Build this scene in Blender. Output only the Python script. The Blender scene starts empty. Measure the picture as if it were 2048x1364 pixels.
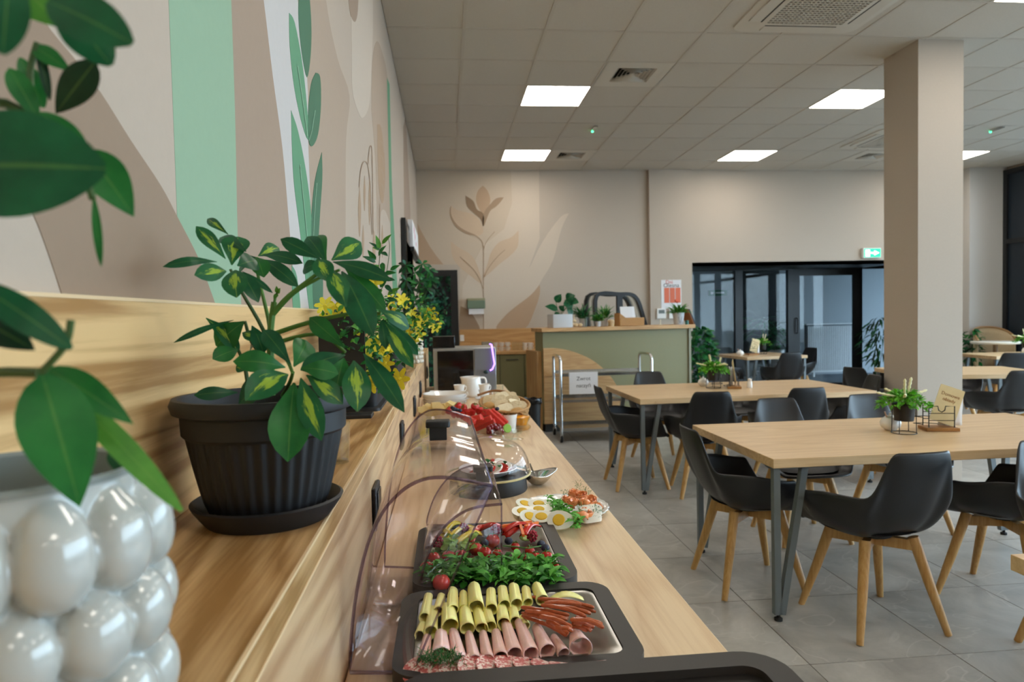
import bpy, bmesh, math, random
from mathutils import Vector, Matrix, Euler
R = math.radians
PI = math.pi
rnd = random.Random(7)
scene = bpy.context.scene
COL = scene.collection

# ---------------------------------------------------------------- camera
F_PX, CX, CY, EYE = 1365.0, 1024.0, 682.0, 1.39
_d1 = Vector((893 - CX, 634 - CY, F_PX)).normalized()
_h = Vector((1, -.0205, 0))
_up = _d1.cross(_h).normalized()
if _up.y > 0: _up = -_up
_xr = _up.cross(_d1).normalized()
if _xr.x < 0: _xr = -_xr
CAMM = Matrix((_xr, _d1, _up))            # image axes (right, down, forward) -> room axes
EYEP = Vector((0, 0, EYE))
cam_data = bpy.data.cameras.new('camera')
cam = bpy.data.objects.new('camera', cam_data)
COL.objects.link(cam)
cam_data.sensor_width = 36.0
cam_data.lens = F_PX / 2048 * 36.0
cam_data.clip_start = .02
_r, _dn, _f = CAMM @ Vector((1, 0, 0)), CAMM @ Vector((0, 1, 0)), CAMM @ Vector((0, 0, 1))
cam.matrix_world = Matrix(((_r.x, -_dn.x, -_f.x, 0), (_r.y, -_dn.y, -_f.y, 0), (_r.z, -_dn.z, -_f.z, EYE), (0, 0, 0, 1)))
cam_data.dof.use_dof = True
cam_data.dof.focus_distance = 1.45
cam_data.dof.aperture_fstop = 6.3
scene.camera = cam

# ---------------------------------------------------------------- world, exposure
world = bpy.data.worlds.new('overcast_sky')
scene.world = world
world.use_nodes = True
_bg = world.node_tree.nodes['Background']
_bg.inputs['Color'].default_value = (.62, .80, 1.0, 1)
_bg.inputs['Strength'].default_value = 5.6
vs = scene.view_settings
vs.view_transform = 'Standard'
vs.look = 'None'
vs.gamma = 1.0
vs.use_curve_mapping = False
vs.exposure = 1.0
scene.cycles.use_denoising = True
scene.cycles.max_bounces = 7
scene.cycles.diffuse_bounces = 4
scene.cycles.transparent_max_bounces = 20
scene.cycles.caustics_reflective = False
scene.cycles.caustics_refractive = False
scene.cycles.use_adaptive_sampling = True
scene.cycles.adaptive_threshold = .07
scene.cycles.adaptive_min_samples = 16
scene.cycles.sample_clamp_indirect = 6.0
LED_STRENGTH = 7.6
LED_COLOR = (1.0, .925, .82)

# surveyor's helpers: where a sight line meets a plane of the room
def ray(x, y): return CAMM @ Vector((x - CX, y - CY, F_PX))
def PZ(x, y, z): r = ray(x, y); return EYEP + r * ((z - EYE) / r.z)
def PX(x, y, X): r = ray(x, y); return EYEP + r * (X / r.x)
def PY(x, y, Y): r = ray(x, y); return EYEP + r * (Y / r.y)

# ---------------------------------------------------------------- materials
def lin(c):
    if isinstance(c, str):
        c = c.lstrip('#')
        c = [int(c[i:i + 2], 16) / 255 for i in (0, 2, 4)]
        return tuple(v / 12.92 if v <= .04045 else ((v + .055) / 1.055) ** 2.4 for v in c)
    return tuple(c[:3])
_M = {}
def mat(name, c, rough=.5, metal=0., emit=0., noise=0., nscale=30., bump=0., spec=.5, coat=0., sub=0., trans=0.):
    if name in _M: return _M[name]
    m = bpy.data.materials.new(name); _M[name] = m
    m.use_nodes = True
    nt = m.node_tree; b = nt.nodes['Principled BSDF']
    col = lin(c)
    b.inputs['Base Color'].default_value = (*col, 1)
    b.inputs['Roughness'].default_value = rough
    b.inputs['Metallic'].default_value = metal
    b.inputs['Specular IOR Level'].default_value = spec
    if coat: b.inputs['Coat Weight'].default_value = coat; b.inputs['Coat Roughness'].default_value = .1
    if sub:
        b.inputs['Subsurface Weight'].default_value = sub; b.inputs['Subsurface Radius'].default_value = (.01, .006, .003)
    if trans: b.inputs['Transmission Weight'].default_value = trans
    if emit:
        b.inputs['Emission Color'].default_value = (*col, 1); b.inputs['Emission Strength'].default_value = emit
    if noise or bump:
        tc = nt.nodes.new('ShaderNodeTexCoord'); n = nt.nodes.new('ShaderNodeTexNoise')
        n.inputs['Scale'].default_value = nscale; n.inputs['Detail'].default_value = 4
        nt.links.new(tc.outputs['Object'], n.inputs['Vector'])
        if noise:
            mx = nt.nodes.new('ShaderNodeMix'); mx.data_type = 'RGBA'
            mx.inputs['A'].default_value = (*[v * (1 - noise) for v in col], 1)
            mx.inputs['B'].default_value = (*[min(1, v * (1 + noise)) for v in col], 1)
            nt.links.new(n.outputs['Fac'], mx.inputs['Factor']); nt.links.new(mx.outputs['Result'], b.inputs['Base Color'])
        if bump:
            bp = nt.nodes.new('ShaderNodeBump'); bp.inputs['Strength'].default_value = bump; bp.inputs['Distance'].default_value = .01
            nt.links.new(n.outputs['Fac'], bp.inputs['Height']); nt.links.new(bp.outputs['Normal'], b.inputs['Normal'])
    return m

def ramp2(nt, fac, stops):
    r = nt.nodes.new('ShaderNodeValToRGB')
    el = r.color_ramp.elements
    while len(el) < len(stops): el.new(.5)
    for e, (p, c) in zip(el, stops): e.position = p; e.color = (*lin(c), 1)
    nt.links.new(fac, r.inputs['Fac'])
    return r.outputs['Color']

def wood(name, light, dark, axis=1, scale=9., rough=.42, fig=.5, along=.09):
    """oak decor: long grain along one axis, cathedral figure by distorted bands"""
    if name in _M: return _M[name]
    m = bpy.data.materials.new(name); _M[name] = m; m.use_nodes = True
    nt = m.node_tree; b = nt.nodes['Principled BSDF']; b.inputs['Roughness'].default_value = rough
    tc = nt.nodes.new('ShaderNodeTexCoord'); oi = nt.nodes.new('ShaderNodeObjectInfo')
    add = nt.nodes.new('ShaderNodeVectorMath'); add.operation = 'ADD'
    mul = nt.nodes.new('ShaderNodeMath'); mul.operation = 'MULTIPLY'; mul.inputs[1].default_value = 7.3
    nt.links.new(oi.outputs['Random'], mul.inputs[0])
    nt.links.new(tc.outputs['Object'], add.inputs[0]); nt.links.new(mul.outputs[0], add.inputs[1])
    mp = nt.nodes.new('ShaderNodeMapping')
    s = [1., 1., 1.]; s[axis] = along
    mp.inputs['Scale'].default_value = s
    nt.links.new(add.outputs[0], mp.inputs['Vector'])
    n1 = nt.nodes.new('ShaderNodeTexNoise'); n1.inputs['Scale'].default_value = scale; n1.inputs['Detail'].default_value = 3; n1.inputs['Distortion'].default_value = 1.2
    n2 = nt.nodes.new('ShaderNodeTexNoise'); n2.inputs['Scale'].default_value = 130; n2.inputs['Detail'].default_value = 6; n2.inputs['Roughness'].default_value = .62
    mp2 = nt.nodes.new('ShaderNodeMapping'); s2 = [1., 1., 1.]; s2[axis] = .035; mp2.inputs['Scale'].default_value = s2; nt.links.new(add.outputs[0], mp2.inputs['Vector'])
    nt.links.new(mp.outputs[0], n1.inputs['Vector']); nt.links.new(mp2.outputs[0], n2.inputs['Vector'])
    # rings: many bands out of the slow noise
    k = nt.nodes.new('ShaderNodeMath'); k.operation = 'MULTIPLY'; k.inputs[1].default_value = 14
    nt.links.new(n1.outputs['Fac'], k.inputs[0])
    fr = nt.nodes.new('ShaderNodeMath'); fr.operation = 'PINGPONG'; fr.inputs[1].default_value = 1.
    nt.links.new(k.outputs[0], fr.inputs[0])
    mx = nt.nodes.new('ShaderNodeMix'); mx.data_type = 'FLOAT'; mx.inputs['Factor'].default_value = 1 - fig
    nt.links.new(fr.outputs[0], mx.inputs['A']); nt.links.new(n2.outputs['Fac'], mx.inputs['B'])
    mid = tuple((p + q) / 2 for p, q in zip(lin(light), lin(dark)))
    cr = ramp2(nt, mx.outputs['Result'], [(.28, dark), (.46, mid), (.66, light)])
    nt.links.new(cr, b.inputs['Base Color'])
    bp = nt.nodes.new('ShaderNodeBump'); bp.inputs['Strength'].default_value = .06; bp.inputs['Distance'].default_value = .004
    nt.links.new(n2.outputs['Fac'], bp.inputs['Height']); nt.links.new(bp.outputs['Normal'], b.inputs['Normal'])
    return m

def clear(name, tint, fres=1.35, rough=.02, refl=1.0):
    """clear sheet (glass, acrylic): lets light straight through, mirrors by Fresnel"""
    if name in _M: return _M[name]
    m = bpy.data.materials.new(name); _M[name] = m; m.use_nodes = True
    nt = m.node_tree; nt.nodes.remove(nt.nodes['Principled BSDF']); out = nt.nodes['Material Output']
    t = nt.nodes.new('ShaderNodeBsdfTransparent'); t.inputs['Color'].default_value = (*tint, 1)
    g = nt.nodes.new('ShaderNodeBsdfGlossy'); g.inputs['Roughness'].default_value = rough; g.inputs['Color'].default_value = (refl, refl, refl, 1)
    f0 = ((fres - 1) / (fres + 1)) ** 2
    lw = nt.nodes.new('ShaderNodeLayerWeight'); lw.inputs['Blend'].default_value = .5
    pw = nt.nodes.new('ShaderNodeMath'); pw.operation = 'POWER'; pw.inputs[1].default_value = 5.; nt.links.new(lw.outputs['Facing'], pw.inputs[0])
    f = nt.nodes.new('ShaderNodeMath'); f.operation = 'MULTIPLY_ADD'; f.inputs[1].default_value = (1 - f0) * .8; f.inputs[2].default_value = f0; nt.links.new(pw.outputs[0], f.inputs[0])
    mx = nt.nodes.new('ShaderNodeMixShader')
    nt.links.new(f.outputs[0], mx.inputs[0]); nt.links.new(t.outputs[0], mx.inputs[1]); nt.links.new(g.outputs[0], mx.inputs[2])
    nt.links.new(mx.outputs[0], out.inputs['Surface'])
    return m

# ---------------------------------------------------------------- mesh building
class B:
    def __init__(s): s.v = []; s.f = []
    def add(s, vs, fs):
        o = len(s.v); s.v += [tuple(v) for v in vs]; s.f += [tuple(i + o for i in f) for f in fs]; return s
    def box(s, x0, x1, y0, y1, z0, z1):
        return s.add([(x0,y0,z0),(x1,y0,z0),(x1,y1,z0),(x0,y1,z0),(x0,y0,z1),(x1,y0,z1),(x1,y1,z1),(x0,y1,z1)],
                     [(0,3,2,1),(4,5,6,7),(0,1,5,4),(1,2,6,5),(2,3,7,6),(3,0,4,7)])
    def prism(s, pts, a, b, axis='z'):
        """extrude a 2-D outline along an axis from a to b"""
        n = len(pts)
        def mk(p, t): return {'z': (p[0], p[1], t), 'y': (p[0], t, p[1]), 'x': (t, p[0], p[1])}[axis]
        vs = [mk(p, a) for p in pts] + [mk(p, b) for p in pts]
        fs = [(i, (i + 1) % n, (i + 1) % n + n, i + n) for i in range(n)]
        return s.add(vs, fs + [tuple(range(n - 1, -1, -1)), tuple(range(n, 2 * n))])
    def lathe(s, prof, n=24, c=(0, 0), cap0=False, cap1=False):
        vs = []; m = len(prof)
        for k in range(n):
            a = 2 * PI * k / n
            for r, z in prof: vs.append((c[0] + r * math.cos(a), c[1] + r * math.sin(a), z))
        fs = []
        for k in range(n):
            q = (k + 1) % n
            for j in range(m - 1): fs.append((k * m + j, q * m + j, q * m + j + 1, k * m + j + 1))
        if cap0: fs.append(tuple(k * m for k in range(n - 1, -1, -1)))
        if cap1: fs.append(tuple(k * m + m - 1 for k in range(n)))
        return s.add(vs, fs)
    def tube(s, path, r, n=8, r1=None, closed=False, caps=True):
        P = [Vector(p) for p in path]; m = len(P); vs = []; ref = None
        for i, p in enumerate(P):
            if closed: d = P[(i + 1) % m] - P[i - 1]
            else: d = P[min(i + 1, m - 1)] - P[max(i - 1, 0)]
            d = d.normalized() if d.length > 1e-9 else Vector((0, 0, 1))
            if ref is None: ref = Vector((0, 0, 1)) if abs(d.z) < .9 else Vector((1, 0, 0))
            u = (ref - d * ref.dot(d)).normalized(); w = d.cross(u); ref = u
            rr = r[i] if isinstance(r, (list, tuple)) else (r if r1 is None else r + (r1 - r) * i / max(1, m - 1))
            for k in range(n):
                a = 2 * PI * (k + .5) / n
                vs.append(p + (u * math.cos(a) + w * math.sin(a)) * rr)
        fs = []
        for i in range(m if closed else m - 1):
            j = (i + 1) % m
            for k in range(n): fs.append((i * n + k, i * n + (k + 1) % n, j * n + (k + 1) % n, j * n + k))
        if caps and not closed: fs += [tuple(range(n - 1, -1, -1)), tuple((m - 1) * n + k for k in range(n))]
        return s.add(vs, fs)
    def ball(s, c, r, n=10, m=7, sc=(1, 1, 1)):
        vs = [(c[0], c[1], c[2] - r * sc[2])]; fs = []
        for j in range(1, m):
            t = PI * j / m
            for k in range(n):
                a = 2 * PI * k / n
                vs.append((c[0] + r * sc[0] * math.sin(t) * math.cos(a), c[1] + r * sc[1] * math.sin(t) * math.sin(a), c[2] - r * sc[2] * math.cos(t)))
        vs.append((c[0], c[1], c[2] + r * sc[2])); top = len(vs) - 1
        for k in range(n):
            q = (k + 1) % n
            fs.append((0, 1 + q, 1 + k)); fs.append((top, 1 + (m - 2) * n + k, 1 + (m - 2) * n + q))
            for j in range(m - 2): fs.append((1 + j * n + k, 1 + j * n + q, 1 + (j + 1) * n + q, 1 + (j + 1) * n + k))
        return s.add(vs, fs)
    def grid(s, fn, nu, nv, wrap=False):
        vs = [fn(i / (nu if wrap else nu - 1), j / (nv - 1)) for i in range(nu) for j in range(nv)]
        fs = [(i * nv + j, ((i + 1) % nu) * nv + j, ((i + 1) % nu) * nv + j + 1, i * nv + j + 1) for i in range(nu if wrap else nu - 1) for j in range(nv - 1)]
        return s.add(vs, fs)
    def bar(s, a, b, w, h=None):
        """square bar from a to b"""
        return s.tube([a, b], (w if h is None else (w + h) / 2) * .7071, 4)
    def xf(s, M):
        s.v = [tuple(M @ Vector(v)) for v in s.v]; return s
    def mesh(s, name, m, angle=38):
        me = bpy.data.meshes.new(name); me.from_pydata(s.v, [], s.f); me.validate()
        bm = bmesh.new(); bm.from_mesh(me); bmesh.ops.recalc_face_normals(bm, faces=bm.faces); bm.to_mesh(me); bm.free()
        ms = m if isinstance(m, (list, tuple)) else [m]
        for q in ms: me.materials.append(q)
        for p in me.polygons: p.use_smooth = True
        me.set_sharp_from_angle(angle=R(angle))
        return me
    def build(s, name, m, parent=None, bevel=0, solid=0, subd=0, loc=None, angle=38):
        return place(name, s.mesh(name, m, angle), parent, bevel, solid, subd, loc)

def place(name, me, parent=None, bevel=0, solid=0, subd=0, loc=None, rot=None, scale=None):
    o = bpy.data.objects.new(name, me); COL.objects.link(o)
    if parent is not None: o.parent = parent
    if loc is not None: o.location = loc
    if rot is not None: o.rotation_euler = rot
    if scale is not None: o.scale = scale
    if bevel:
        md = o.modifiers.new('bevel', 'BEVEL'); md.width = bevel; md.segments = 2; md.limit_method = 'ANGLE'; md.angle_limit = R(40)
    if solid:
        md = o.modifiers.new('solid', 'SOLIDIFY'); md.thickness = solid; md.offset = 0
    if subd:
        md = o.modifiers.new('subd', 'SUBSURF'); md.levels = subd; md.render_levels = subd
    return o

def tag(o, label, cat, group=None):
    o['label'] = label; o['category'] = cat
    if group: o['group'] = group
    return o
def thing(name, label, cat, loc=(0, 0, 0), rz=0., group=None):
    o = bpy.data.objects.new(name, None); COL.objects.link(o); o.empty_display_size = .05
    o.location = loc; o.rotation_euler = (0, 0, rz)
    return tag(o, label, cat, group)
def struct(o, label=None):
    o['kind'] = 'structure'
    if label: o['label'] = label
    return o
def dup(root, loc, rz, label, group=None):
    r = root.copy(); COL.objects.link(r); r.location = loc; r.rotation_euler = (0, 0, rz); r['label'] = label
    if group: r['group'] = group
    for ch in root.children:
        c = ch.copy(); COL.objects.link(c); c.parent = r
        for g in ch.children:
            d = g.copy(); COL.objects.link(d); d.parent = c
    return r
ORD = ['first', 'second', 'third', 'fourth', 'fifth', 'sixth', 'seventh', 'eighth', 'ninth', 'tenth', 'eleventh', 'twelfth', 'thirteenth', 'fourteenth', 'fifteenth',
       'sixteenth', 'seventeenth', 'eighteenth', 'nineteenth', 'twentieth']
def rrect(x0, x1, y0, y1, r, n=5):
    pts = []
    for cx, cy, a0 in ((x1 - r, y1 - r, 0), (x0 + r, y1 - r, 90), (x0 + r, y0 + r, 180), (x1 - r, y0 + r, 270)):
        for k in range(n + 1):
            a = R(a0 + 90 * k / n); pts.append((cx + r * math.cos(a), cy + r * math.sin(a)))
    return pts
def text(name, body, m, size, M, parent=None, align='CENTER', extrude=.0004):
    """flat lettering as a mesh"""
    cu = bpy.data.curves.new(name, 'FONT'); cu.body = body; cu.size = size; cu.align_x = align; cu.align_y = 'CENTER'; cu.extrude = extrude; cu.resolution_u = 3
    t = bpy.data.objects.new(name, cu); COL.objects.link(t)
    bpy.context.view_layer.update()
    me = bpy.data.meshes.new_from_object(t.evaluated_get(bpy.context.evaluated_depsgraph_get()))
    bpy.data.objects.remove(t); bpy.data.curves.remove(cu)
    me.materials.clear(); me.materials.append(m); me.transform(M)
    return place(name, me, parent)
FACE_Y = Matrix(((1, 0, 0, 0), (0, 0, -1, 0), (0, 1, 0, 0), (0, 0, 0, 1)))   # lettering standing upright, read from -Y

# palette
M_WALL = mat('wall_paint', '#bdb0a1', .85, noise=.03, nscale=60, bump=.03)
M_CEIL = mat('ceiling_tile_white', '#c9c3b9', .9, noise=.10, nscale=140, bump=.08)
M_GRID = mat('ceiling_grid_white', '#c2bbb0', .6)
M_BLACKF = mat('anthracite_frame', '#14181b', .45)
M_OAK = wood('oak_counter', '#e8cda6', '#d0ad84', 1, 3.4, .35, .34, .12)
M_OAKL = wood('oak_ledge', '#dcb784', '#98703f', 1, 3.4, .42, .42, .14)
M_OAKB = wood('oak_splash', '#dfba82', '#a67b46', 1, 5., .45, .5, .07)
M_OAKX = wood('oak_table', '#e0c095', '#cba677', 0, 5., .33, .3)
M_OAKBACK = wood('oak_back', '#cda26b', '#b58650', 0, 5., .45, .3)
M_EDGE = mat('oak_edge_band', '#e3c79d', .4)
M_GLASS = clear('window_glass', (.93, .96, .95), 1.28)
M_STEEL = mat('steel', '#c4c4c2', .22, 1.)
M_CHROME = mat('chrome', '#d8d8d8', .08, 1.)
M_BLACKP = mat('black_plastic', '#1b1c1e', .5, noise=.1, nscale=90)
M_WHITE = mat('white_porcelain', '#ecebe8', .15, coat=.3)
M_SAGE = mat('sage_laminate', '#85805a', .5, noise=.03)
M_GREYMET = mat('grey_metal_leg', '#70777a', .45, .3)
M_BLACKW = mat('black_wire', '#17130f', .45, .4)
M_RUBBER = mat('rubber', '#0c0c0c', .7)
M_PAPER = mat('white_paper', '#e8e8ea', .8)
M_INK = mat('ink', '#3a3d45', .8)
# ================================================================ the room
CEIL = EYE + 2.09
WX, BY, RX, FY = -.38, 9.85, 8.50, -4.2      # left wall, back wall, window wall, wall behind
GLY = 11.0                                   # glazed partition
# ---- floor with separate tiles
TS = .605
def floor_tile_mat():
    m = bpy.data.materials.new('floor_tile_grey'); m.use_nodes = True; nt = m.node_tree; b = nt.nodes['Principled BSDF']
    tc = nt.nodes.new('ShaderNodeTexCoord'); oi = nt.nodes.new('ShaderNodeObjectInfo')
    mu = nt.nodes.new('ShaderNodeMath'); mu.operation = 'MULTIPLY'; mu.inputs[1].default_value = 31.
    nt.links.new(oi.outputs['Random'], mu.inputs[0])
    ad = nt.nodes.new('ShaderNodeVectorMath'); nt.links.new(tc.outputs['Object'], ad.inputs[0]); nt.links.new(mu.outputs[0], ad.inputs[1])
    n = nt.nodes.new('ShaderNodeTexNoise'); n.inputs['Scale'].default_value = 3.2; n.inputs['Detail'].default_value = 9; n.inputs['Roughness'].default_value = .66; n.inputs['Distortion'].default_value = .6
    n2 = nt.nodes.new('ShaderNodeTexNoise'); n2.inputs['Scale'].default_value = 1.1; n2.inputs['Detail'].default_value = 3; n2.inputs['Distortion'].default_value = 2.5
    nt.links.new(ad.outputs[0], n.inputs['Vector']); nt.links.new(ad.outputs[0], n2.inputs['Vector'])
    c = ramp2(nt, n.outputs['Fac'], [(.3, '#928e88'), (.5, '#aaa69f'), (.72, '#bebab3')])
    sb = nt.nodes.new('ShaderNodeMath'); sb.operation = 'SUBTRACT'; sb.inputs[1].default_value = .5; nt.links.new(n2.outputs['Fac'], sb.inputs[0])
    ab = nt.nodes.new('ShaderNodeMath'); ab.operation = 'ABSOLUTE'; nt.links.new(sb.outputs[0], ab.inputs[0])
    vein = nt.nodes.new('ShaderNodeMapRange'); vein.inputs['From Min'].default_value = 0; vein.inputs['From Max'].default_value = .012; vein.inputs['To Min'].default_value = .35; vein.inputs['To Max'].default_value = 0
    nt.links.new(ab.outputs[0], vein.inputs['Value'])
    mx = nt.nodes.new('ShaderNodeMix'); mx.data_type = 'RGBA'; mx.inputs['B'].default_value = (*lin('#d2cec6'), 1)
    nt.links.new(vein.outputs[0], mx.inputs['Factor']); nt.links.new(c, mx.inputs['A']); nt.links.new(mx.outputs['Result'], b.inputs['Base Color'])
    rr = nt.nodes.new('ShaderNodeMapRange'); rr.inputs['To Min'].default_value = .26; rr.inputs['To Max'].default_value = .42
    nt.links.new(n.outputs['Fac'], rr.inputs['Value']); nt.links.new(rr.outputs[0], b.inputs['Roughness'])
    return m
M_FLOOR = floor_tile_mat()
floor = struct(B().box(WX - .3, RX + .1, FY, GLY + .1, -.12, -.003).build('floor', mat('grout', '#6f6962', .9)), 'floor of large grey stone tiles')
tile_me = B().prism(rrect(-TS / 2 + .0022, TS / 2 - .0022, -TS / 2 + .0022, TS / 2 - .0022, .002, 1), -.006, 0).mesh('floor_tile', M_FLOOR)
TX0, TY0 = 1.385 + TS / 2, 3.11 + TS / 2
rest = B()
for i in range(-4, 12):
    for j in range(-13, 13):
        x, y = TX0 + i * TS, TY0 + j * TS
        if x - TS / 2 < WX or x + TS / 2 > RX + .3 or y > GLY - .2: continue
        if 2.2 < y < 10.8 and x > .6 and x < y * 1.02 + .4: place('floor_tile', tile_me, floor, loc=(x, y, 0))
        else: rest.add([(x + sx * (TS / 2 - .002), y + sy * (TS / 2 - .002), 0) for sx, sy in ((-1, -1), (1, -1), (1, 1), (-1, 1))], [(0, 1, 2, 3)])
o = rest.build('floor_tile_field', M_FLOOR, floor); o['kind'] = 'stuff'
# ---- ceiling grid with separate tiles
GX, GY, G = .175, 6.235, .6
ceiling = struct(B().box(WX - .3, RX + .1, FY, 14.2, CEIL + .03, CEIL + .15).build('ceiling', mat('ceiling_void', '#4a4742', .9)), 'suspended ceiling of square white tiles')
ct_me = B().box(-.289, .289, -.289, .289, -.002, .012).mesh('ceiling_tile', M_CEIL)
ct_lo = B().box(-.289, .289, -.289, .289, -.002, .012)
PANELS = [(1.075 + 3.0 * i, 6.535 + 2.4 * j) for i in range(3) for j in range(-4, 2)]
VENTS = [(1.675, 5.935), (1.675, 8.935), (5.875, 8.935)]
def near(c, lst, d=.35): return any(abs(c[0] - p[0]) < d and abs(c[1] - p[1]) < d for p in lst)
AC = [(2.575, 4.435), (5.575, 8.035)]
rest = B()
for i in range(-1, 15):
    for j in range(-18, 7):
        x, y = GX + .3 + i * G, GY + .3 + j * G
        x0, x1, y0, y1 = x - .289, x + .289, y - .289, y + .289
        x0 = max(x0, WX + .004); x1 = min(x1, RX - .004); y1 = min(y1, BY - .004)
        if x1 - x0 < .02 or y1 - y0 < .02 or near((x, y), PANELS) or near((x, y), VENTS) or near((x, y), AC, .2) or y0 < FY: continue
        full = x1 - x0 > .57 and y1 - y0 > .57
        if y > 4.0 and x < y * .88 + .5:
            if full: place('ceiling_tile', ct_me, ceiling, loc=(x, y, CEIL))
            else: B().box(x0, x1, y0, y1, CEIL - .002, CEIL + .012).build('ceiling_tile', M_CEIL, ceiling)
        else: rest.box(x0, x1, y0, y1, CEIL - .002, CEIL + .012)
o = rest.build('ceiling_tile_field', M_CEIL, ceiling); o['kind'] = 'stuff'
for i in range(0, 15):
    x = GX + i * G
    B().box(x - .012, x + .012, FY, BY, CEIL - .006, CEIL + .03).build('main_runner', M_GRID, ceiling)
for j in range(-17, 7):
    y = GY + j * G
    if y < BY: B().box(WX, RX, y - .012, y + .012, CEIL - .0055, CEIL + .03).build('cross_runner', M_GRID, ceiling)
# ---- walls
M_MW = mat('mural_base', '#b8a999', .85, noise=.03, nscale=70, bump=.03)
wall_left = struct(B().box(WX - .15, WX, FY, BY + .2, 0, CEIL + .05).build('wall_left', M_MW), 'long left wall printed with a mural of leaves and curved colour fields')
wb = B()
DX0, DX1 = WX, .17       # glazed door at the left end of the back wall
wb.box(DX1, 3.62, BY, BY + .2, 0, CEIL + .05); wb.box(WX - .15, DX1, BY, BY + .2, 2.06, CEIL + .05)
wb.box(3.62, 7.95, BY, BY + .2, 2.075, CEIL + .05); wb.box(7.0, 7.95, BY, BY + .2, 0, 2.075)
wall_back = struct(wb.build('wall_back', M_WALL), 'beige back wall with a wide glazed opening on the right')
struct(B().box(2.985, 3.62, BY - .06, BY, 0, CEIL).build('trim_1', M_WALL), 'shallow beige pilaster beside the glazed opening')
struct(B().box(7.9, RX + .05, 9.66, 10.05, 0, CEIL).build('trim_2', mat('pier_paint', '#c9c6c2', .85)), 'pale pier in the right corner before the window wall')
struct(B().box(WX - .15, RX + .2, FY - .2, FY, 0, CEIL + .05).build('wall_front', M_WALL), 'beige wall behind the camera')
wr = B(); wr.box(RX, RX + .25, FY, 9.7, 0, .12); wr.box(RX, RX + .25, FY, 9.7, CEIL - .05, CEIL + .05)
struct(wr.build('wall_right', M_WALL), 'right wall made up of tall windows')
# tall windows on the right
wy = [-4.2, -2.4, -.6, 1.2, 3.0, 4.8, 6.6, 8.3, 9.66]
for k in range(len(wy) - 1):
    y0, y1 = wy[k], wy[k + 1]
    fr = B()
    for a, b in ((y0, y0 + .07), (y1 - .07, y1)): fr.box(RX - .06, RX + .1, a, b, .12, CEIL - .05)
    for a, b in ((.12, .19), (2.32, 2.39), (CEIL - .12, CEIL - .05)): fr.box(RX - .06, RX + .1, y0 + .07, y1 - .07, a, b)
    w = struct(fr.build('window_%d' % (k + 1), M_BLACKF), 'tall dark-framed window in the right wall')
    if k == len(wy) - 2:
        B().box(RX - .03, RX + .05, 8.75, y1 - .07, .19, CEIL - .12).build('added_dark_sheet', mat('dark_sheet_navy', '#16222e', .35), w); y1 = 8.82  # added opaque sheet, coloured for how dark frame and glass look here
    B().box(RX + .02, RX + .03, y0 + .07, y1 - .07, .19, CEIL - .12).build('pane', M_GLASS, w)
# ---- column
column = tag(B().box(3.71, 4.09, 5.07, 5.49, 0, CEIL).build('column', mat('column_paint', '#b9aea1', .85, noise=.03, nscale=60, bump=.03)), 'square beige column standing among the dining tables', 'column')
# ---- outside and corridor behind the partition
struct(B().box(-9, 60, -30, 45, -.5, -.13).build('ground', mat('paving_outside', '#7c7f80', .9)), 'paved ground outside the windows')
M_COR = mat('corridor_wall', '#8f979d', .85)
cw = B(); cw.box(2.9, 13, 13.9, 14.1, 0, 3.2); cw.box(2.9, 3.05, BY + .2, 13.9, 0, 3.2); cw.box(7.95, 8.1, BY + .2, 11.2, 0, 3.2); cw.box(8.1, 9.6, 11.1, 11.2, 0, 3.2)  # last box: wall piece added to cut the sky light, short to admit some
struct(cw.build('wall_corridor', M_COR), 'bluish grey corridor walls behind the glazed partition, with one piece added against daylight')
struct(B().box(2.9, 13, BY + .2, 14.1, 2.62, 2.8).build('ceiling_corridor', M_CEIL), 'low white ceiling over the corridor')
struct(B().box(3.05, 13, GLY + .1, 13.9, -.1, .004).build('floor_corridor', mat('entrance_mat', '#5b6670', .9, noise=.3, nscale=20)), 'dark ribbed entrance mat in the corridor')
# glazed partition: frames measured on its plane
gp = lambda px: PY(px, 640, GLY).x
xs = [3.62 * GLY / BY, gp(1469), gp(1484), gp(1575), gp(1600), gp(1706), gp(1720), 8.0]
ZT = 2.06
gf = B()
gf.box(xs[0] - .3, xs[7], GLY - .04, GLY + .04, ZT, 2.6)
gf.box(gp(1469), gp(1484), GLY - .04, GLY + .04, 0, ZT); gf.box(gp(1574), gp(1582), GLY - .04, GLY + .04, 0, ZT)
gf.box(xs[0] - .3, gp(1574), GLY - .04, GLY + .04, 0, .09)
gf.box(gp(1720), gp(1722), GLY - .04, GLY + .04, 0, ZT); gf.box(gp(1722), xs[7], GLY - .04, GLY + .04, 0, .09)
part = struct(gf.build('window_20', M_BLACKF), 'anthracite glazed partition to the corridor')
for a, b in ((xs[0] - .3, gp(1469)), (gp(1484), gp(1574)), (gp(1722), xs[7])):
    B().box(a, b, GLY - .006, GLY + .006, .09, ZT).build('pane', M_GLASS, part)
df = B(); a, b = gp(1582), gp(1720)
df.box(a, gp(1598), GLY - .03, GLY + .03, .01, ZT); df.box(gp(1706), b, GLY - .03, GLY + .03, .01, ZT)
df.box(gp(1598), gp(1706), GLY - .03, GLY + .03, ZT - .1, ZT); df.box(gp(1598), gp(1706), GLY - .03, GLY + .03, .01, .14)
door = struct(df.build('door_1', M_BLACKF), 'anthracite framed glass door in the partition')
B().box(gp(1598), gp(1706), GLY - .006, GLY + .006, .14, ZT - .1).build('pane', M_GLASS, door)
B().tube([(gp(1591), GLY - .03, 1.0), (gp(1591), GLY - .08, 1.0), (gp(1591), GLY - .08, 1.25), (gp(1591), GLY - .03, 1.25)], .012).build('door_handle', M_BLACKF, door)
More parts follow.
